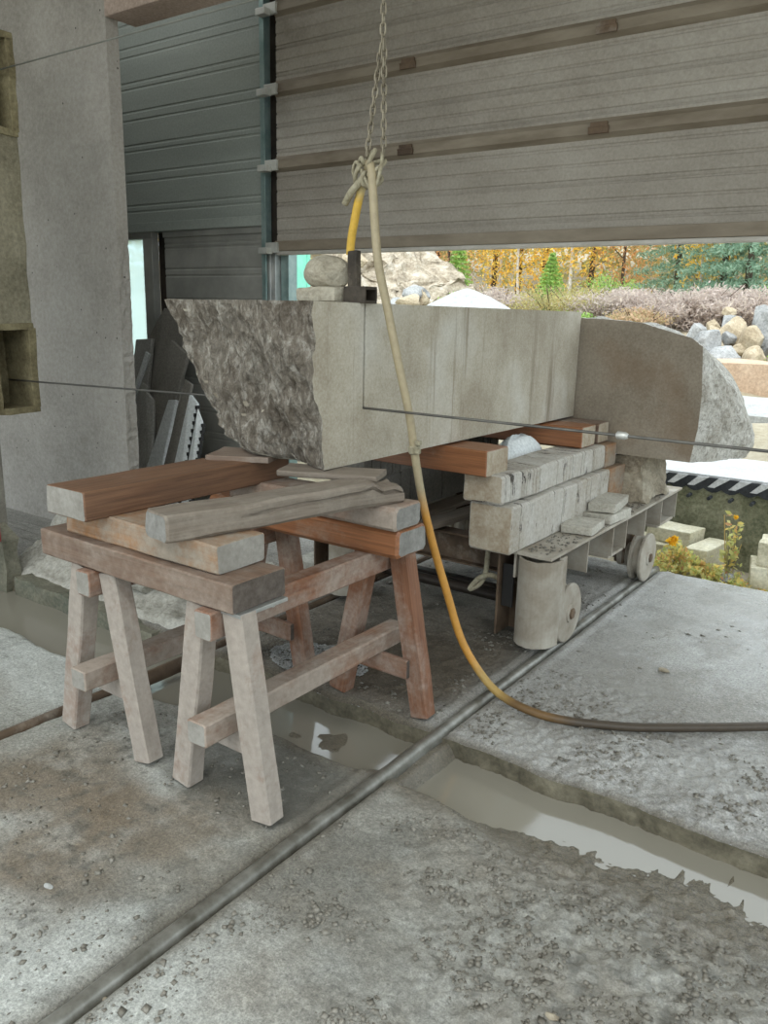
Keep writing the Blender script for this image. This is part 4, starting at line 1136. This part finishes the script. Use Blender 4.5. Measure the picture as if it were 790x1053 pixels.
# ================================================================= OUTDOORS
def terr_h(X, Y):
    pts_y = [5.2, 6.0, 6.4, 7.3, 8, 10, 12, 12.3, 14, 16, 20, 30, 45, 70]
    pts_z = [-.16, -.2, -.2, .3, .42, .53, .71, .95, 1.05, 1.45, 1.8, 2.5, 6, 16]
    z = np.interp(Y, pts_y, pts_z)
    return z + (fbm(X, Y, .6, 4, 101) - .5) * .3 * sst(7, 12, Y) + (fbm(X, Y, 3, 3, 102) - .5) * .08
xs = np.linspace(-48, 14, 170); ys = np.concatenate([np.linspace(5.28, 16, 80)[:-1], np.linspace(16, 70, 60)])
X, Y = np.meshgrid(xs, ys)
me = grid_mesh(xs, ys, terr_h, lambda X, Y: np.ones(X.shape + (3,)) * .4, lambda X, Y: X * 0)
o = link('outdoor_ground', me, MAT['terrain']); o['kind'] = 'structure'
def gz(x, y): return float(terr_h(np.array([float(x)]), np.array([float(y)]))[0])

# drilled granite block
db = thing('drilled_granite_block', 'big mossy granite block with drill grooves along its lit top edge', 'stone block', (-.6, 6.8, -.3))
def dbfn(u, v, w_):
    x = -2.4 + u * 3.9; y = 6.32 + v * .95; z = -.3 + w_ * .755
    d = mnoise.noise_vector(Vector((x * 3, y * 3, z * 3))) * .03 + mnoise.noise_vector(Vector((x * 10, y * 10, z * 10))) * .012
    return (x, y + (d.y + .06 * (1 - w_) * -1 if v < .5 else 0), z + (d.z if w_ < 1 else 0))
link('body', mesh_of(boxgrid(60, 10, 14, dbfn)), MAT['mossy'], db)
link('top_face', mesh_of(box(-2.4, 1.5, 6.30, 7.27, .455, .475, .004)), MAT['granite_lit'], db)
link('groove_shade_band', mesh_of(boxgrid(120, 2, 2, lambda u, v, w_: (-2.38 + u * 3.86, 6.285 + v * .06, .375 + w_ * .082 - (1 - w_) * .03 * abs(math.sin(u * 94))))), MAT['drill'], db)  # dark band drawn for the shadows in the drill grooves
for k in range(26):
    x = -2.33 + k * .15
    V = [(x + .05, 6.282, .458), (x + .13, 6.282, .458), (x + .03, 6.276, .385), (x - .02, 6.276, .385), (x + .05, 6.30, .458), (x + .13, 6.30, .458), (x + .03, 6.30, .385), (x - .02, 6.30, .385)]
    link('lit_groove_edge', fixn((V, [(0, 3, 2, 1), (4, 5, 6, 7), (0, 1, 5, 4), (3, 7, 6, 2), (0, 4, 7, 3), (1, 2, 6, 5)], [0] * 6)), MAT['granite_lit'], db)
    link('drill_hole', fixn(cyl((x + .01, 6.22, .31), (x + .01, 6.33, .31), .014, 8)), MAT['drill'], db)

gc = 'cut stones outside the door'
def cstone(c, size, rot, label, sd, mat='cut_stone'):
    M = Matrix.Translation(c) @ Matrix.Rotation(rot, 4, 'Z')
    return tag(link('cut_stone', mesh_of(box(-size[0] / 2, size[0] / 2, -size[1] / 2, size[1] / 2, 0, size[2], .008, 3, .008, sd, M)), MAT[mat]), label, 'stone', gc)
cstone((-1.67, 5.98, -.20), (.5, .26, .2), -.12, 'long buff cut stone lying outside beside the deck end', 1)
cstone((-1.31, 5.90, -.20), (.16, .42, .25), -.15, 'buff cut stone standing end-on next to the yellow flowers', 2)
cstone((-1.58, 6.02, .0), (.34, .24, .11), -.2, 'flat buff stone lying on the long cut stone outside', 3)
cstone((-.83, 5.72, -.2), (.3, .3, .24), .2, 'lower greenish cut stone at the right edge outside the slab', 4)
cstone((-.80, 5.74, .04), (.28, .28, .16), .1, 'upper buff cut stone at the right edge outside the slab', 5)
tag(link('field_stone', mesh_of(rock((-1.13, 5.62, -.2), (.22, .2, .14), 61, 3, 8)), MAT['rock_a']), 'small grey stone at the slab edge between the plants', 'stone', gc)
tag(link('field_stone', mesh_of(rock((-2.22, 6.05, -.2), (.5, .35, .32), 62, 3, 8)), MAT['mossy']), 'mossy stone under the far end of the deck', 'stone', gc)

def leaves(pts, size, seed, elong=1.0, up=0.0):
    rnd = np.random.RandomState(seed); n = len(pts)
    a = rnd.normal(size=(n, 3)); a[:, 2] *= (1 - up); a /= np.linalg.norm(a, axis=1)[:, None]
    b = rnd.normal(size=(n, 3)); b -= a * (a * b).sum(1)[:, None]; b /= np.linalg.norm(b, axis=1)[:, None]
    s = size * (.6 + .8 * rnd.rand(n))[:, None]
    p = np.asarray(pts)
    V = np.stack([p - a * s * elong, p + b * s * .5, p + a * s * elong, p - b * s * .5], 1).reshape(-1, 3)
    F = np.arange(n * 4).reshape(-1, 4)
    me = bpy.data.meshes.new('leaves')
    me.vertices.add(len(V)); me.vertices.foreach_set('co', V.astype(np.float32).ravel())
    me.loops.add(F.size); me.polygons.add(n)
    me.loops.foreach_set('vertex_index', F.ravel().astype(np.int32))
    me.polygons.foreach_set('loop_start', np.arange(0, F.size, 4, dtype=np.int32))
    me.update(calc_edges=True)
    return me

LEAF = {'yellow': m_leaf('yellow_leaves', [(244, 196, 70), (206, 190, 100), (248, 214, 110), (232, 178, 80), (226, 206, 140)]),
        'orange': m_leaf('orange_leaves', [(230, 174, 116), (190, 164, 120), (240, 194, 136), (216, 154, 96), (226, 200, 160)]),
        'pine': m_leaf('blue_green_needles', [(126, 156, 134), (156, 184, 160), (104, 134, 112), (178, 200, 178)]),
        'green': m_leaf('fresh_green_leaves', [(150, 184, 96), (176, 204, 120), (130, 166, 88)]),
        'olive': m_leaf('olive_leaves', [(170, 166, 110), (196, 190, 140), (150, 146, 100), (206, 180, 120)]),
        'twig': m_leaf('bare_pinkish_twigs', [(190, 176, 168), (208, 196, 188), (176, 162, 154), (216, 204, 190)]),
        'rust': m_leaf('rust_red_leaves', [(190, 160, 134), (206, 176, 146), (168, 160, 116), (190, 166, 140)]),
        'low': m_leaf('low_plant_leaves', [(190, 196, 124), (220, 212, 146), (170, 182, 112), (232, 206, 120), (204, 150, 120)]),
        'flower': m_leaf('yellow_petals', [(240, 190, 50), (246, 206, 70)])}

def crown_pts(c, r, n, seed, clusters=40):
    rnd = np.random.RandomState(seed)
    d = rnd.normal(size=(clusters, 3)); d /= np.linalg.norm(d, axis=1)[:, None]
    cc = np.array(c) + d * np.array(r) * (rnd.rand(clusters, 1) ** .4)
    k = rnd.randint(0, clusters, n)
    return cc[k] + rnd.normal(size=(n, 3)) * np.array(r) * .17

GT = 'trees beyond the quarry yard'
def tree(x, y, h, r, kind, label, seed, n=2600, leaf=.055, trunk='bark', tr=.06):
    z0 = gz(x, y)
    t = thing('birch_tree' if trunk == 'bark_birch' else 'deciduous_tree', label, 'tree', (x, y, z0), GT)
    rnd = random.Random(seed)
    tp = spline([(x, y, z0 - .1), (x + rnd.uniform(-.1, .1), y, z0 + h * .3), (x + rnd.uniform(-.25, .25), y, z0 + h * .7), (x + rnd.uniform(-.3, .3), y, z0 + h * .95)], 4)
    link('trunk', mesh_of(tube(tp, lambda q: tr * (1 - .75 * q), 8)), MAT[trunk], t, smooth=True)
    br = []
    for k in range(9):
        b0 = tp[int(len(tp) * (.25 + .07 * k))]; an = rnd.uniform(0, 6.28)
        b1 = b0 + Vector((math.cos(an) * r * .8, math.sin(an) * r * .8, rnd.uniform(.2, .8)))
        br.append(tube([b0, (b0 + b1) / 2 + Vector((0, 0, .1)), b1], lambda q: tr * .35 * (1 - .7 * q), 5))
    link('branches', mesh_of(join(*br)), MAT[trunk], t)
    link('crown', leaves(crown_pts((x, y, z0 + h * .52), (r, r, h * .5), int(n * 2.8), seed, 110), .048, seed), LEAF[kind], t)
    return t
def conifer(x, y, h, r, kind, label, seed, n=3200, leaf=.09):
    z0 = gz(x, y); t = thing('conifer', label, 'tree', (x, y, z0), GT)
    link('trunk', mesh_of(tube([(x, y, z0 - .1), (x, y, z0 + h * .97)], lambda q: .07 * h / 6 * (1 - .85 * q) + .004, 8)), MAT['bark'], t, smooth=True)
    rnd = np.random.RandomState(seed)
    n = int(n * 3.2); q = rnd.rand(n) ** 1.25; nl = 17
    lay = np.floor(q * nl) / nl; fr = rnd.rand(n) ** .6
    an = np.floor(rnd.rand(n) * 11) / 11 * 6.283 + lay * 9 + rnd.normal(size=n) * .09
    rad = r * (1 - lay) * fr + .02
    zz = z0 + h * (.06 + .94 * lay) - rad * .28 + rnd.normal(size=n) * .04 * h / 5
    P = np.stack([x + np.cos(an) * rad, y + np.sin(an) * rad, zz], 1)
    link('needles', leaves(P, leaf * .36, seed, 1.8), LEAF[kind], t)
    return t

# positions use line of sight from the doorway: (x at y)
tree(-13.9, 23.0, 6, 1.3, 'orange', 'rusty orange tree behind the gravel mound, farthest left in the doorway', 201, 2200)
tree(-12.4, 23.5, 6, 1.3, 'yellow', 'yellow orange birch directly behind the gravel mound', 202, 2400, .1, 'bark_birch', .05)
tree(-11.2, 22.5, 6, 1.2, 'yellow', 'yellow birch with a thin pale leaning trunk', 203, 2600, .1, 'bark_birch', .05)
tree(-9.6, 22.5, 6.4, 1.5, 'yellow', 'bright golden birch in the middle of the doorway', 204, 4200, .1, 'bark_birch', .06)
tree(-8.6, 24.0, 6, 1.2, 'orange', 'orange tree just right of the golden birch', 205, 2200)
tree(-15.2, 24.5, 6.5, 1.4, 'olive', 'half bare olive tree above the rocky bank', 206, 1500)
tree(-7.2, 26.5, 6.5, 1.3, 'olive', 'sparse olive tree between golden birch and pines', 207, 1600)
tree(-5.55, 21.0, 5.5, .75, 'yellow', 'narrow yellow birch standing among the blue green pines', 208, 1700, .09, 'bark_birch', .04)
tree(-3.2, 21.5, 5.5, 1.0, 'orange', 'orange tree at the far right edge of the doorway', 209, 2400)
tree(-17.6, 26, 6.5, 1.5, 'olive', 'olive tree above the rocky bank beside the green container', 210, 1600)
conifer(-6.6, 22.5, 7, 1.3, 'pine', 'blue green pine, leftmost of the pines', 221, 4200)
conifer(-4.95, 20.5, 7, 1.15, 'pine', 'blue green pine just right of the narrow yellow birch', 222, 4200)
conifer(-4.25, 19.8, 7, 1.1, 'pine', 'pale blue green pine left of the orange tree', 223, 4200)
conifer(-11.0, 18.6, 2.0, .65, 'green', 'small light green spruce in front of the yellow birches', 224, 1800, .07)
conifer(-8.6, 19.0, 1.5, .6, 'green', 'small green spruce under the golden birch', 225, 1400, .07)
for i, (x, y, lb) in enumerate([(-13.2, 24.6, 'dark bare trunk left of the small green spruce'), (-12.7, 25.4, 'thin dark trunk close to the small green spruce'), (-11.7, 25.2, 'dark trunk behind the leaning birch'), (-14.6, 23.2, 'dark bare trunk above the rocky bank'), (-10.4, 26.0, 'dark trunk left of the golden birch')]):
    z0 = gz(x, y)
    tag(link('bare_tree', mesh_of(join(tube([(x, y, z0 - .1), (x + .1, y, z0 + 3), (x + .05, y, z0 + 7)], lambda q: .10 * (1 - .6 * q), 8),
        *[tube([(x + .05, y, z0 + 1 + k * .7), (x + .05 + math.cos(k * 2.4) * .9, y + math.sin(k * 2.4) * .9, z0 + 1.4 + k * .75)], lambda q: .02 * (1 - .7 * q), 5) for k in range(7)])), MAT['bark'], smooth=True), lb, 'tree', GT)
# backdrop of woods on the slope beyond
rnd = np.random.RandomState(3)
n = 26000
px_ = rnd.uniform(-42, 6, n); py_ = rnd.uniform(27, 36, n)
pz_ = terr_h(px_, py_) + rnd.rand(n) * 7
m = fbm(px_, pz_, .35, 3, 150)
tag(link('distant_woodland', leaves(np.stack([px_, py_, pz_], 1)[m > .38], .2, 5), LEAF['olive']), 'hazy olive woodland on the slope far behind the birches', 'woodland', kind='stuff')

GB = 'bushes in front of the trees'
def bush(x, y, r, h, kind, label, seed, n=1400, leaf=.07):
    z0 = gz(x, y); t = thing('bush', label, 'bush', (x, y, z0), GB)
    rnd = random.Random(seed); st = []
    for k in range(14):
        an = rnd.uniform(0, 6.28); q = rnd.uniform(.3, 1)
        st.append(tube([(x, y, z0 - .05), (x + math.cos(an) * r * q * .6, y + math.sin(an) * r * q * .6, z0 + h * .6), (x + math.cos(an) * r * q, y + math.sin(an) * r * q, z0 + h * rnd.uniform(.8, 1.1))], lambda q_: .012 * (1 - .6 * q_), 4))
    link('stems', mesh_of(join(*st)), MAT['bark'], t)
    link('foliage', leaves(crown_pts((x, y, z0 + h * .5), (r, r, h * .5), n * 5, seed, 60), leaf * .36, seed, 2.2 if kind == 'twig' else 1), LEAF[kind], t)
bush(-6.6, 16.5, .9, .8, 'olive', 'olive bush just behind the sawn boulder top', 301)
bush(-5.6, 16.2, 1.0, .75, 'twig', 'grey pink twiggy bush behind the boulder', 302, 1800)
bush(-4.5, 16.4, 1.0, .8, 'twig', 'grey pink twiggy bush below the blue green pines', 303, 1800)
bush(-3.5, 16.8, .9, .6, 'twig', 'grey twiggy bush above the rock pile', 304, 1500)
bush(-5.0, 15.0, .55, .45, 'rust', 'low rust red bush right above the boulder edge', 305, 800)
bush(-6.3, 15.0, .5, .4, 'green', 'low green yellow bush right above the boulder top', 306, 800)
bush(-7.6, 17.0, 1.0, .8, 'olive', 'olive bush behind the far end of the long block', 307)
bush(-8.9, 17.0, .8, .7, 'twig', 'grey twiggy bush right of the gravel mound', 308, 1300)
bush(-7.0, 18.6, .6, .9, 'green', 'fresh green bush under the leftmost pine', 309, 1000)
bush(-3.0, 18.0, .7, .8, 'green', 'fresh green bush at the right above the rock pile', 310, 1100)
bush(-9.8, 17.2, .7, .6, 'green', 'green bush at the right end of the gravel mound', 311, 1000)
bush(-12.4, 20.0, 1.0, .9, 'twig', 'grey twiggy thicket behind the gravel mound', 312, 1600)
bush(-13.6, 19.5, 1.1, 1.2, 'twig', 'grey twiggy thicket at the right of the rocky bank', 313, 1600)
bush(-4.6, 17.6, .7, .5, 'green', 'low green bush at the foot of the middle pine', 314, 900)

# rock pile
rr = random.Random(11)
GR = 'quarry rocks piled at the right'
descr = ['rounded', 'angular', 'flat', 'blocky', 'pointed', 'wedge shaped', 'broad', 'squat']
k = 0
front = [(-3.35, 13.2, .62, .46, 'rock_a', 'blue grey rounded rock, leftmost of the rock pile'), (-2.95, 12.9, .7, .30, 'rock_a', 'long flat pale rock at the front left of the pile'),
         (-2.55, 13.0, .46, .34, 'rock_b', 'small orange buff rock at the front of the pile'), (-2.2, 13.1, .5, .3, 'rock_a', 'low grey rock at the front right of the pile'),
         (-2.75, 13.6, .55, .56, 'rock_b', 'tall buff rock in the middle of the pile'), (-2.3, 13.6, .55, .5, 'rock_a', 'white angular rock in the middle of the pile'),
         (-1.85, 13.5, .5, .5, 'rock_b', 'orange buff rock at the right of the pile'), (-3.1, 13.9, .6, .66, 'rock_b', 'olive buff rock behind the leftmost rock'),
         (-2.65, 14.15, .55, .82, 'rock_a', 'grey upright rock at the back of the pile'), (-2.2, 14.1, .6, .78, 'rock_b', 'buff rock high at the back of the pile'),
         (-1.75, 14.05, .65, .78, 'rock_a', 'blue grey slab-like rock high at the right'), (-3.3, 14.5, .6, .6, 'rock_a', 'grey rock at the back left of the pile'),
         (-2.85, 14.7, .5, .8, 'rock_a', 'small grey rock topping the pile'), (-1.3, 13.8, .6, .62, 'rock_b', 'buff rock outside the right edge of the pile'),
         (-1.4, 13.1, .55, .4, 'rock_b', 'low buff rock beside the grass at the right'), (-3.75, 14.2, .5, .45, 'rock_a', 'small grey rock left of the pile')]
for i, (x, y, s_, h_, mt, lb) in enumerate(front):
    tag(link('quarry_rock', mesh_of(rock((x, y, gz(x, y) - .06), (s_ * .8, s_ * .75, h_ * .9 + .06), 400 + i, 4, 13, .03, rr.uniform(0, 3))), MAT[mt]), lb, 'rock', GR)
for i in range(22):
    x = -3.7 + rr.random() * 2.6; y = 13.0 + rr.random() * 1.9; q = rr.uniform(.2, .34)
    tag(link('quarry_rock', mesh_of(rock((x, y, gz(x, y) - .03 + max(0, y - 13.2) * .28), (q, q * .9, q * .75), 450 + i, 3, 12, .03, rr.uniform(0, 3))), MAT['rock_a' if i % 2 else 'rock_b']), 'small rock filling a gap in the pile of quarry rocks', 'rock', GR)
# pink stone bank and white yard
tag(link('pink_slab', mesh_of(boxgrid(20, 6, 6, lambda u, v, w_: (-3.3 + u * 4, 11.6 + v * 1.1, .45 + w_ * .62 + .03 * mnoise.noise(Vector((u * 9, v * 3, w_ * 3)))))), MAT['pink_stone']), 'long pinkish stone slab lying in front of the rock pile', 'stone slab')
tag(link('white_yard_slab', mesh_of(boxgrid(20, 10, 3, lambda u, v, w_: (-2.7 + u * 4, 9.6 + v * 1.6, .3 + w_ * (.30 + .08 * v) + .02 * mnoise.noise(Vector((u * 9, v * 5, w_ * 3)))))), MAT['gravel']), 'pale flat stone slab lying in front of the pinkish slab', 'stone slab')
bush(-1.9, 12.95, .4, .3, 'green', 'tuft of green grass at the right of the rock pile', 315, 600, .05)

# gravel mound
def mound(x, y, r, h, seed, fx=1.0):
    V = []; F = []; nr, na = 18, 40
    z0 = gz(x, y) - .3
    for i in range(nr + 1):
        t = i / nr
        for k in range(na):
            an = 6.2832 * k / na
            rr_ = r * t * (1 + .1 * mnoise.noise(Vector((math.cos(an) * 2, math.sin(an) * 2, seed))))
            z = z0 + h * (1 - t ** 1.25) + .03 * mnoise.noise(Vector((math.cos(an) * t * 9, math.sin(an) * t * 9, seed)))
            V.append((x + math.cos(an) * rr_ * fx, y + math.sin(an) * rr_, z))
    for i in range(nr):
        for k in range(na):
            F.append((i * na + k, i * na + (k + 1) % na, (i + 1) * na + (k + 1) % na, (i + 1) * na + k) if False else (i * na + k, (i + 1) * na + k, (i + 1) * na + (k + 1) % na, i * na + (k + 1) % na))
    return V, F, [0] * len(F)
tag(link('gravel_mound', mesh_of(mound(-7.2, 12.5, 2.1, 1.37, 4, 1.15)), MAT['gravel'], smooth=True), 'white gravel mound seen over the top of the long block', 'gravel heap', kind='stuff')

# rocky bank at the left
def bankfn(u, v, w_):
    x = -13.4 + u * 4.5; y = 15 + v * 3.4
    hgt = 3.6 * (1 - u) ** .75 * (.55 + .45 * v)
    z = .7 + w_ * hgt
    d = mnoise.noise_vector(Vector((x * .9, y * .9, z * .9))) * .5 + mnoise.noise_vector(Vector((x * 3, y * 3, z * 3))) * .22 + mnoise.noise_vector(Vector((x * 8, y * 8, z * 8))) * .08
    return (x + d.x, y + d.y, z + d.z * w_)
bank = link('rocky_bank', mesh_of(boxgrid(50, 30, 36, bankfn)), [m_stone('pale_broken_rock_bank', (104, 90, 70), (158, 144, 122), (200, 192, 178), 3, 14, .9, .06)])
tag(bank, 'steep bank of broken pale rock between green container and gravel mound', 'rock bank')
rb = random.Random(4)
for i in range(14):
    u = rb.uniform(.1, .9); x = -13.2 + u * 4.2; y = 14.7 + rb.uniform(-.2, .25); z = gz(x, y) + rb.uniform(0, 2.4) * (1 - u) ** .75
    tag(link('bank_rock', mesh_of(rock((x, y, z), (rb.uniform(.35, .7), .5, rb.uniform(.25, .5)), 500 + i, 3, 8, .05, rb.uniform(0, 3))), MAT['rock_b' if i % 3 else 'rock_a']),
        'broken rock lying in the face of the rocky bank', 'rock', 'broken rocks in the rocky bank')
tag(link('fallen_trunk', mesh_of(tube([(-12.3, 14.6, 2.9), (-12.0, 14.9, 3.6), (-11.6, 15.3, 4.4)], .09, 8)), MAT['bark_birch'], smooth=True), 'white birch log sticking up from the rocky bank', 'log')
# green container
gcn = thing('green_container', 'mint green container standing outside beside the left door jamb', 'container', (-9.6, 9.6, gz(-9.6, 9.6)))
V, F, MI = box(-10.9, -8.75, 9.0, 10.15, .35, 3.0, .01)
link('body', mesh_of((V, F, MI)), MAT['green_paint'], gcn)
link('corner_post', mesh_of(box(-8.79, -8.735, 10.09, 10.165, .35, 3.02, .006)), MAT['green_paint'], gcn)

# plants at the slab edge
def plant(x, y, h, r, n, label, seed, kind='low'):
    z0 = gz(x, y); t = thing('wild_plant', label, 'plant', (x, y, z0), 'wild plants along the slab edge')
    rnd = random.Random(seed); st = []
    for k in range(9):
        an = rnd.uniform(0, 6.28); q = rnd.uniform(.2, 1)
        st.append(tube([(x, y, z0 - .02), (x + math.cos(an) * r * q, y + math.sin(an) * r * q, z0 + h * rnd.uniform(.6, 1.05))], .003, 4))
    link('stems', mesh_of(join(*st)), LEAF['olive'], t)
    link('foliage', leaves(crown_pts((x, y, z0 + h * .5), (r, r, h * .45), n, seed, 18), .022, seed), LEAF[kind], t)
    return t, z0
plant(-1.53, 5.52, .20, .16, 420, 'leafy yellow green plant beside the far cart wheel', 601)
p_, z_ = plant(-1.38, 5.56, .27, .14, 420, 'bushy plant with a big yellow flower outside the slab edge', 602)
link('flower', leaves(crown_pts((-1.45, 5.52, z_ + .30), (.05, .05, .03), 120, 5, 6), .02, 6), LEAF['flower'], p_)
plant(-1.22, 5.55, .18, .13, 380, 'low reddish plant in front of the end-on cut stone', 603)
plant(-1.05, 5.50, .14, .12, 260, 'low sparse plant at the right of the slab edge', 604)
p_, z_ = plant(-1.12, 5.72, .50, .07, 120, 'tall thin stalk with a single yellow flower head', 605)
link('flower', leaves(crown_pts((-1.12, 5.72, z_ + .50), (.02, .02, .015), 50, 7, 4), .014, 8), LEAF['flower'], p_)
plant(-.80, 5.50, .10, .12, 200, 'low orange leaved plant at the far right slab edge', 606)
# fallen leaf and bits on the floor
gd = 'bits of debris on the concrete floor'
for i, (x, y, s_, lb) in enumerate([(-.93, 3.62, .03, 'small dark stone chip lying alone on the bright slab'), (-1.88, 1.06, .018, 'pale leaf-like scrap on the brown stained floor'), (-1.44, .93, .014, 'pale pebble lying beside the floor rail'), (-.55, 1.52, .02, 'small dark stone in the muddy floor right of the rail')]):
    tag(link('stone_chip', mesh_of(rock((x, y, -.003 + float(near_z(np.array([x]), np.array([y]))[0]) if y < 2 else float(far_z(np.array([x]), np.array([y]))[0])), (s_ * 2, s_, s_ * .6), 700 + i, 2, 6)), MAT['stone_chunk' if i % 2 == 0 or i == 3 else 'gravel']), lb, 'stone chip', gd)

# grit and clods strewn over the wet floor and the deck
def grit(name, pts, sizes, mat, label, seed):
    rnd = np.random.RandomState(seed); n = len(pts)
    base = np.array([(1, 0, 0), (-1, 0, 0), (0, 1, 0), (0, -1, 0), (0, 0, .6), (0, 0, -.4)], float)
    an = rnd.rand(n) * 6.283
    V = base[None] * (.6 + .8 * rnd.rand(n, 6, 1)) * sizes[:, None, None] * (.7 + .6 * rnd.rand(n, 1, 3))
    x = V[..., 0] * np.cos(an)[:, None] - V[..., 1] * np.sin(an)[:, None]; y = V[..., 0] * np.sin(an)[:, None] + V[..., 1] * np.cos(an)[:, None]
    V = np.stack([x, y, V[..., 2]], -1) + pts[:, None]
    f = np.array([(0, 2, 4), (2, 1, 4), (1, 3, 4), (3, 0, 4), (2, 0, 5), (1, 2, 5), (3, 1, 5), (0, 3, 5)])
    F = (f[None] + (np.arange(n) * 6)[:, None, None]).reshape(-1, 3)
    me = bpy.data.meshes.new(name); V = V.reshape(-1, 3)
    me.vertices.add(len(V)); me.vertices.foreach_set('co', V.astype(np.float32).ravel())
    me.loops.add(F.size); me.polygons.add(len(F))
    me.loops.foreach_set('vertex_index', F.ravel().astype(np.int32)); me.polygons.foreach_set('loop_start', np.arange(0, F.size, 3, dtype=np.int32))
    me.update(calc_edges=True)
    return tag(link(name, me, MAT[mat]), label, 'grit', kind='stuff')
MAT['clod'] = m_stone('wet_grey_clod', (78, 74, 64), (112, 107, 96), (150, 146, 136), 12, 60, .4, .004, .45)
rg = np.random.RandomState(77)
def scatter(n, x0, x1, y0, y1, zf, thr, s0, s1, dens):
    x = rg.uniform(x0, x1, n); y = rg.uniform(y0, y1, n)
    k = (fbm(x, y, 3.5, 4, 120) * .6 + fbm(x, y, 11, 3, 121) * .4 > thr) & (rg.rand(n) < dens(x, y)) & (np.abs(x - RX) > .055) & (np.abs(x - LX) > .05)
    x, y = x[k], y[k]; sz = s0 + (s1 - s0) * rg.rand(len(x)) ** 3
    return np.stack([x, y, zf(x, y) + sz * .12], 1), sz
p1, s1_ = scatter(16000, -2.6, .3, .62, 2.02, near_z, .50, .0035, .013, lambda x, y: .16 + .84 * sst(-1.45, -.9, x) * sst(.7, 1.5, y) + .3 * (x > RX))
p2, s2_ = scatter(16000, -2.7, .3, 2.53, 5.0, far_z, .50, .0035, .014, lambda x, y: np.where(x < RX, .55, 1 - .97 * sst(2.9, 3.4, y)))
grit('floor_grit', np.concatenate([p1, p2]), np.concatenate([s1_, s2_]), 'clod', 'wet grit and small clods strewn over the concrete floor', 5)
ga = rg.uniform(0, 6.283, 1500); gr = np.sqrt(rg.rand(1500)); gx = -2.27 + np.cos(ga) * gr * .26; gy = 2.70 + np.sin(ga) * gr * .17
grit('wet_gravel', np.stack([gx, gy, far_z(gx, gy) + .004], 1), .005 + .007 * rg.rand(1500), 'gravel', 'patch of glittering pale gravel on the slab edge between the trestle legs', 9)
n = 420; dx = rg.uniform(-1.60, -1.46, n); dy = rg.uniform(3.45, 5.3, n)
grit('deck_grit', np.stack([dx, dy, np.full(n, .502)], 1), .004 + .008 * rg.rand(n) ** 2, 'clod', 'dark grit lying on the steel deck edge of the cart', 6)

# ================================================================= LIGHT
W = bpy.data.worlds.new('overcast_sky'); SC.world = W; W.use_nodes = True
nt = W.node_tree; nt.nodes.clear()
wo = nt.nodes.new('ShaderNodeOutputWorld'); bg = nt.nodes.new('ShaderNodeBackground')
# overcast sky: three times brighter overhead than at the horizon, dull ground below it
tcw = nt.nodes.new('ShaderNodeTexCoord'); sep = nt.nodes.new('ShaderNodeSeparateXYZ'); rw = nt.nodes.new('ShaderNodeValToRGB')
nt.links.new(tcw.outputs['Generated'], sep.inputs[0]); nt.links.new(sep.outputs[2], rw.inputs[0])
el = rw.color_ramp.elements
el[0].position = 0.0; el[0].color = (.36, .41, .44, 1); el[1].position = 1.0; el[1].color = (.86, .95, 1.0, 1)
e2 = el.new(.5); e2.color = (.60, .67, .71, 1)
nt.links.new(rw.outputs[0], bg.inputs[0]); bg.inputs[1].default_value = 1.9
nt.links.new(bg.outputs[0], wo.inputs[0])
def add_fill_lamp(x, y, ln, watts, label):  # unseen lamp with housing, added as fill light for the hall
    t = thing('fill_lamp', label, 'lamp', (x, y, HC), 'added fill lamps under the hall ceiling')
    link('fill_housing', mesh_of(box(x - ln / 2, x + ln / 2, y - .13, y + .13, HC - .06, HC, .006)), MAT['galv'], t)
    l = bpy.data.lights.new('fill_light', 'AREA'); l.energy = watts; l.shape = 'RECTANGLE'; l.size = ln - .06; l.size_y = .22; l.color = (.97, 1, .985)
    o = bpy.data.objects.new('fill_light', l); COL.objects.link(o); o.parent = t; o.location = (0, 0, -.07)
add_fill_lamp(-6.1, 4.0, 1.6, 7, 'added fill lamp under the ceiling of the left corner')  # added to brighten the cladding and slabs in the corner
for hy in (-2.4, -.6):
    for hx in (-3.4, -.6, 2.2): add_fill_lamp(hx, hy, 1.8, 25, 'added fill lamp under the hall ceiling, out of view')  # added behind the camera to lift the indoor brightness
sun = bpy.data.lights.new('soft_sun', 'SUN'); sun.energy = 1.3; sun.angle = math.radians(40); sun.color = (1, .97, .92)
so = bpy.data.objects.new('soft_sun', sun); COL.objects.link(so); so.rotation_euler = (math.radians(42), 0, math.radians(15))

# ================================================================= CAMERA
cd = bpy.data.cameras.new('camera'); cam = bpy.data.objects.new('camera', cd); COL.objects.link(cam)
f_px = 827.19; yaw, pitch, roll = map(math.radians, (-35.26, 13.857, 1.419))
cd.sensor_fit = 'VERTICAL'; cd.sensor_height = 36.0; cd.lens = 36.0 * f_px / 1053.0
cd.clip_end = 300; cd.clip_start = .05
cy, sy, cp, sp = math.cos(yaw), math.sin(yaw), math.cos(pitch), math.sin(pitch)
Fv = Vector((sy * cp, cy * cp, -sp)); Rt = Vector((cy, -sy, 0)); Uv = Rt.cross(Fv)
c, s_ = math.cos(roll), math.sin(roll)
R2 = Rt * c + Uv * s_; U2 = -Rt * s_ + Uv * c
Mc = Matrix((R2, U2, -Fv)).transposed().to_4x4(); Mc.translation = (0, 0, 1.6)
cam.matrix_world = Mc
SC.camera = cam
SC.view_settings.view_transform = 'Standard'; SC.view_settings.look = 'None'
SC.view_settings.exposure = 0.92; SC.view_settings.gamma = 1.0; SC.view_settings.use_curve_mapping = False
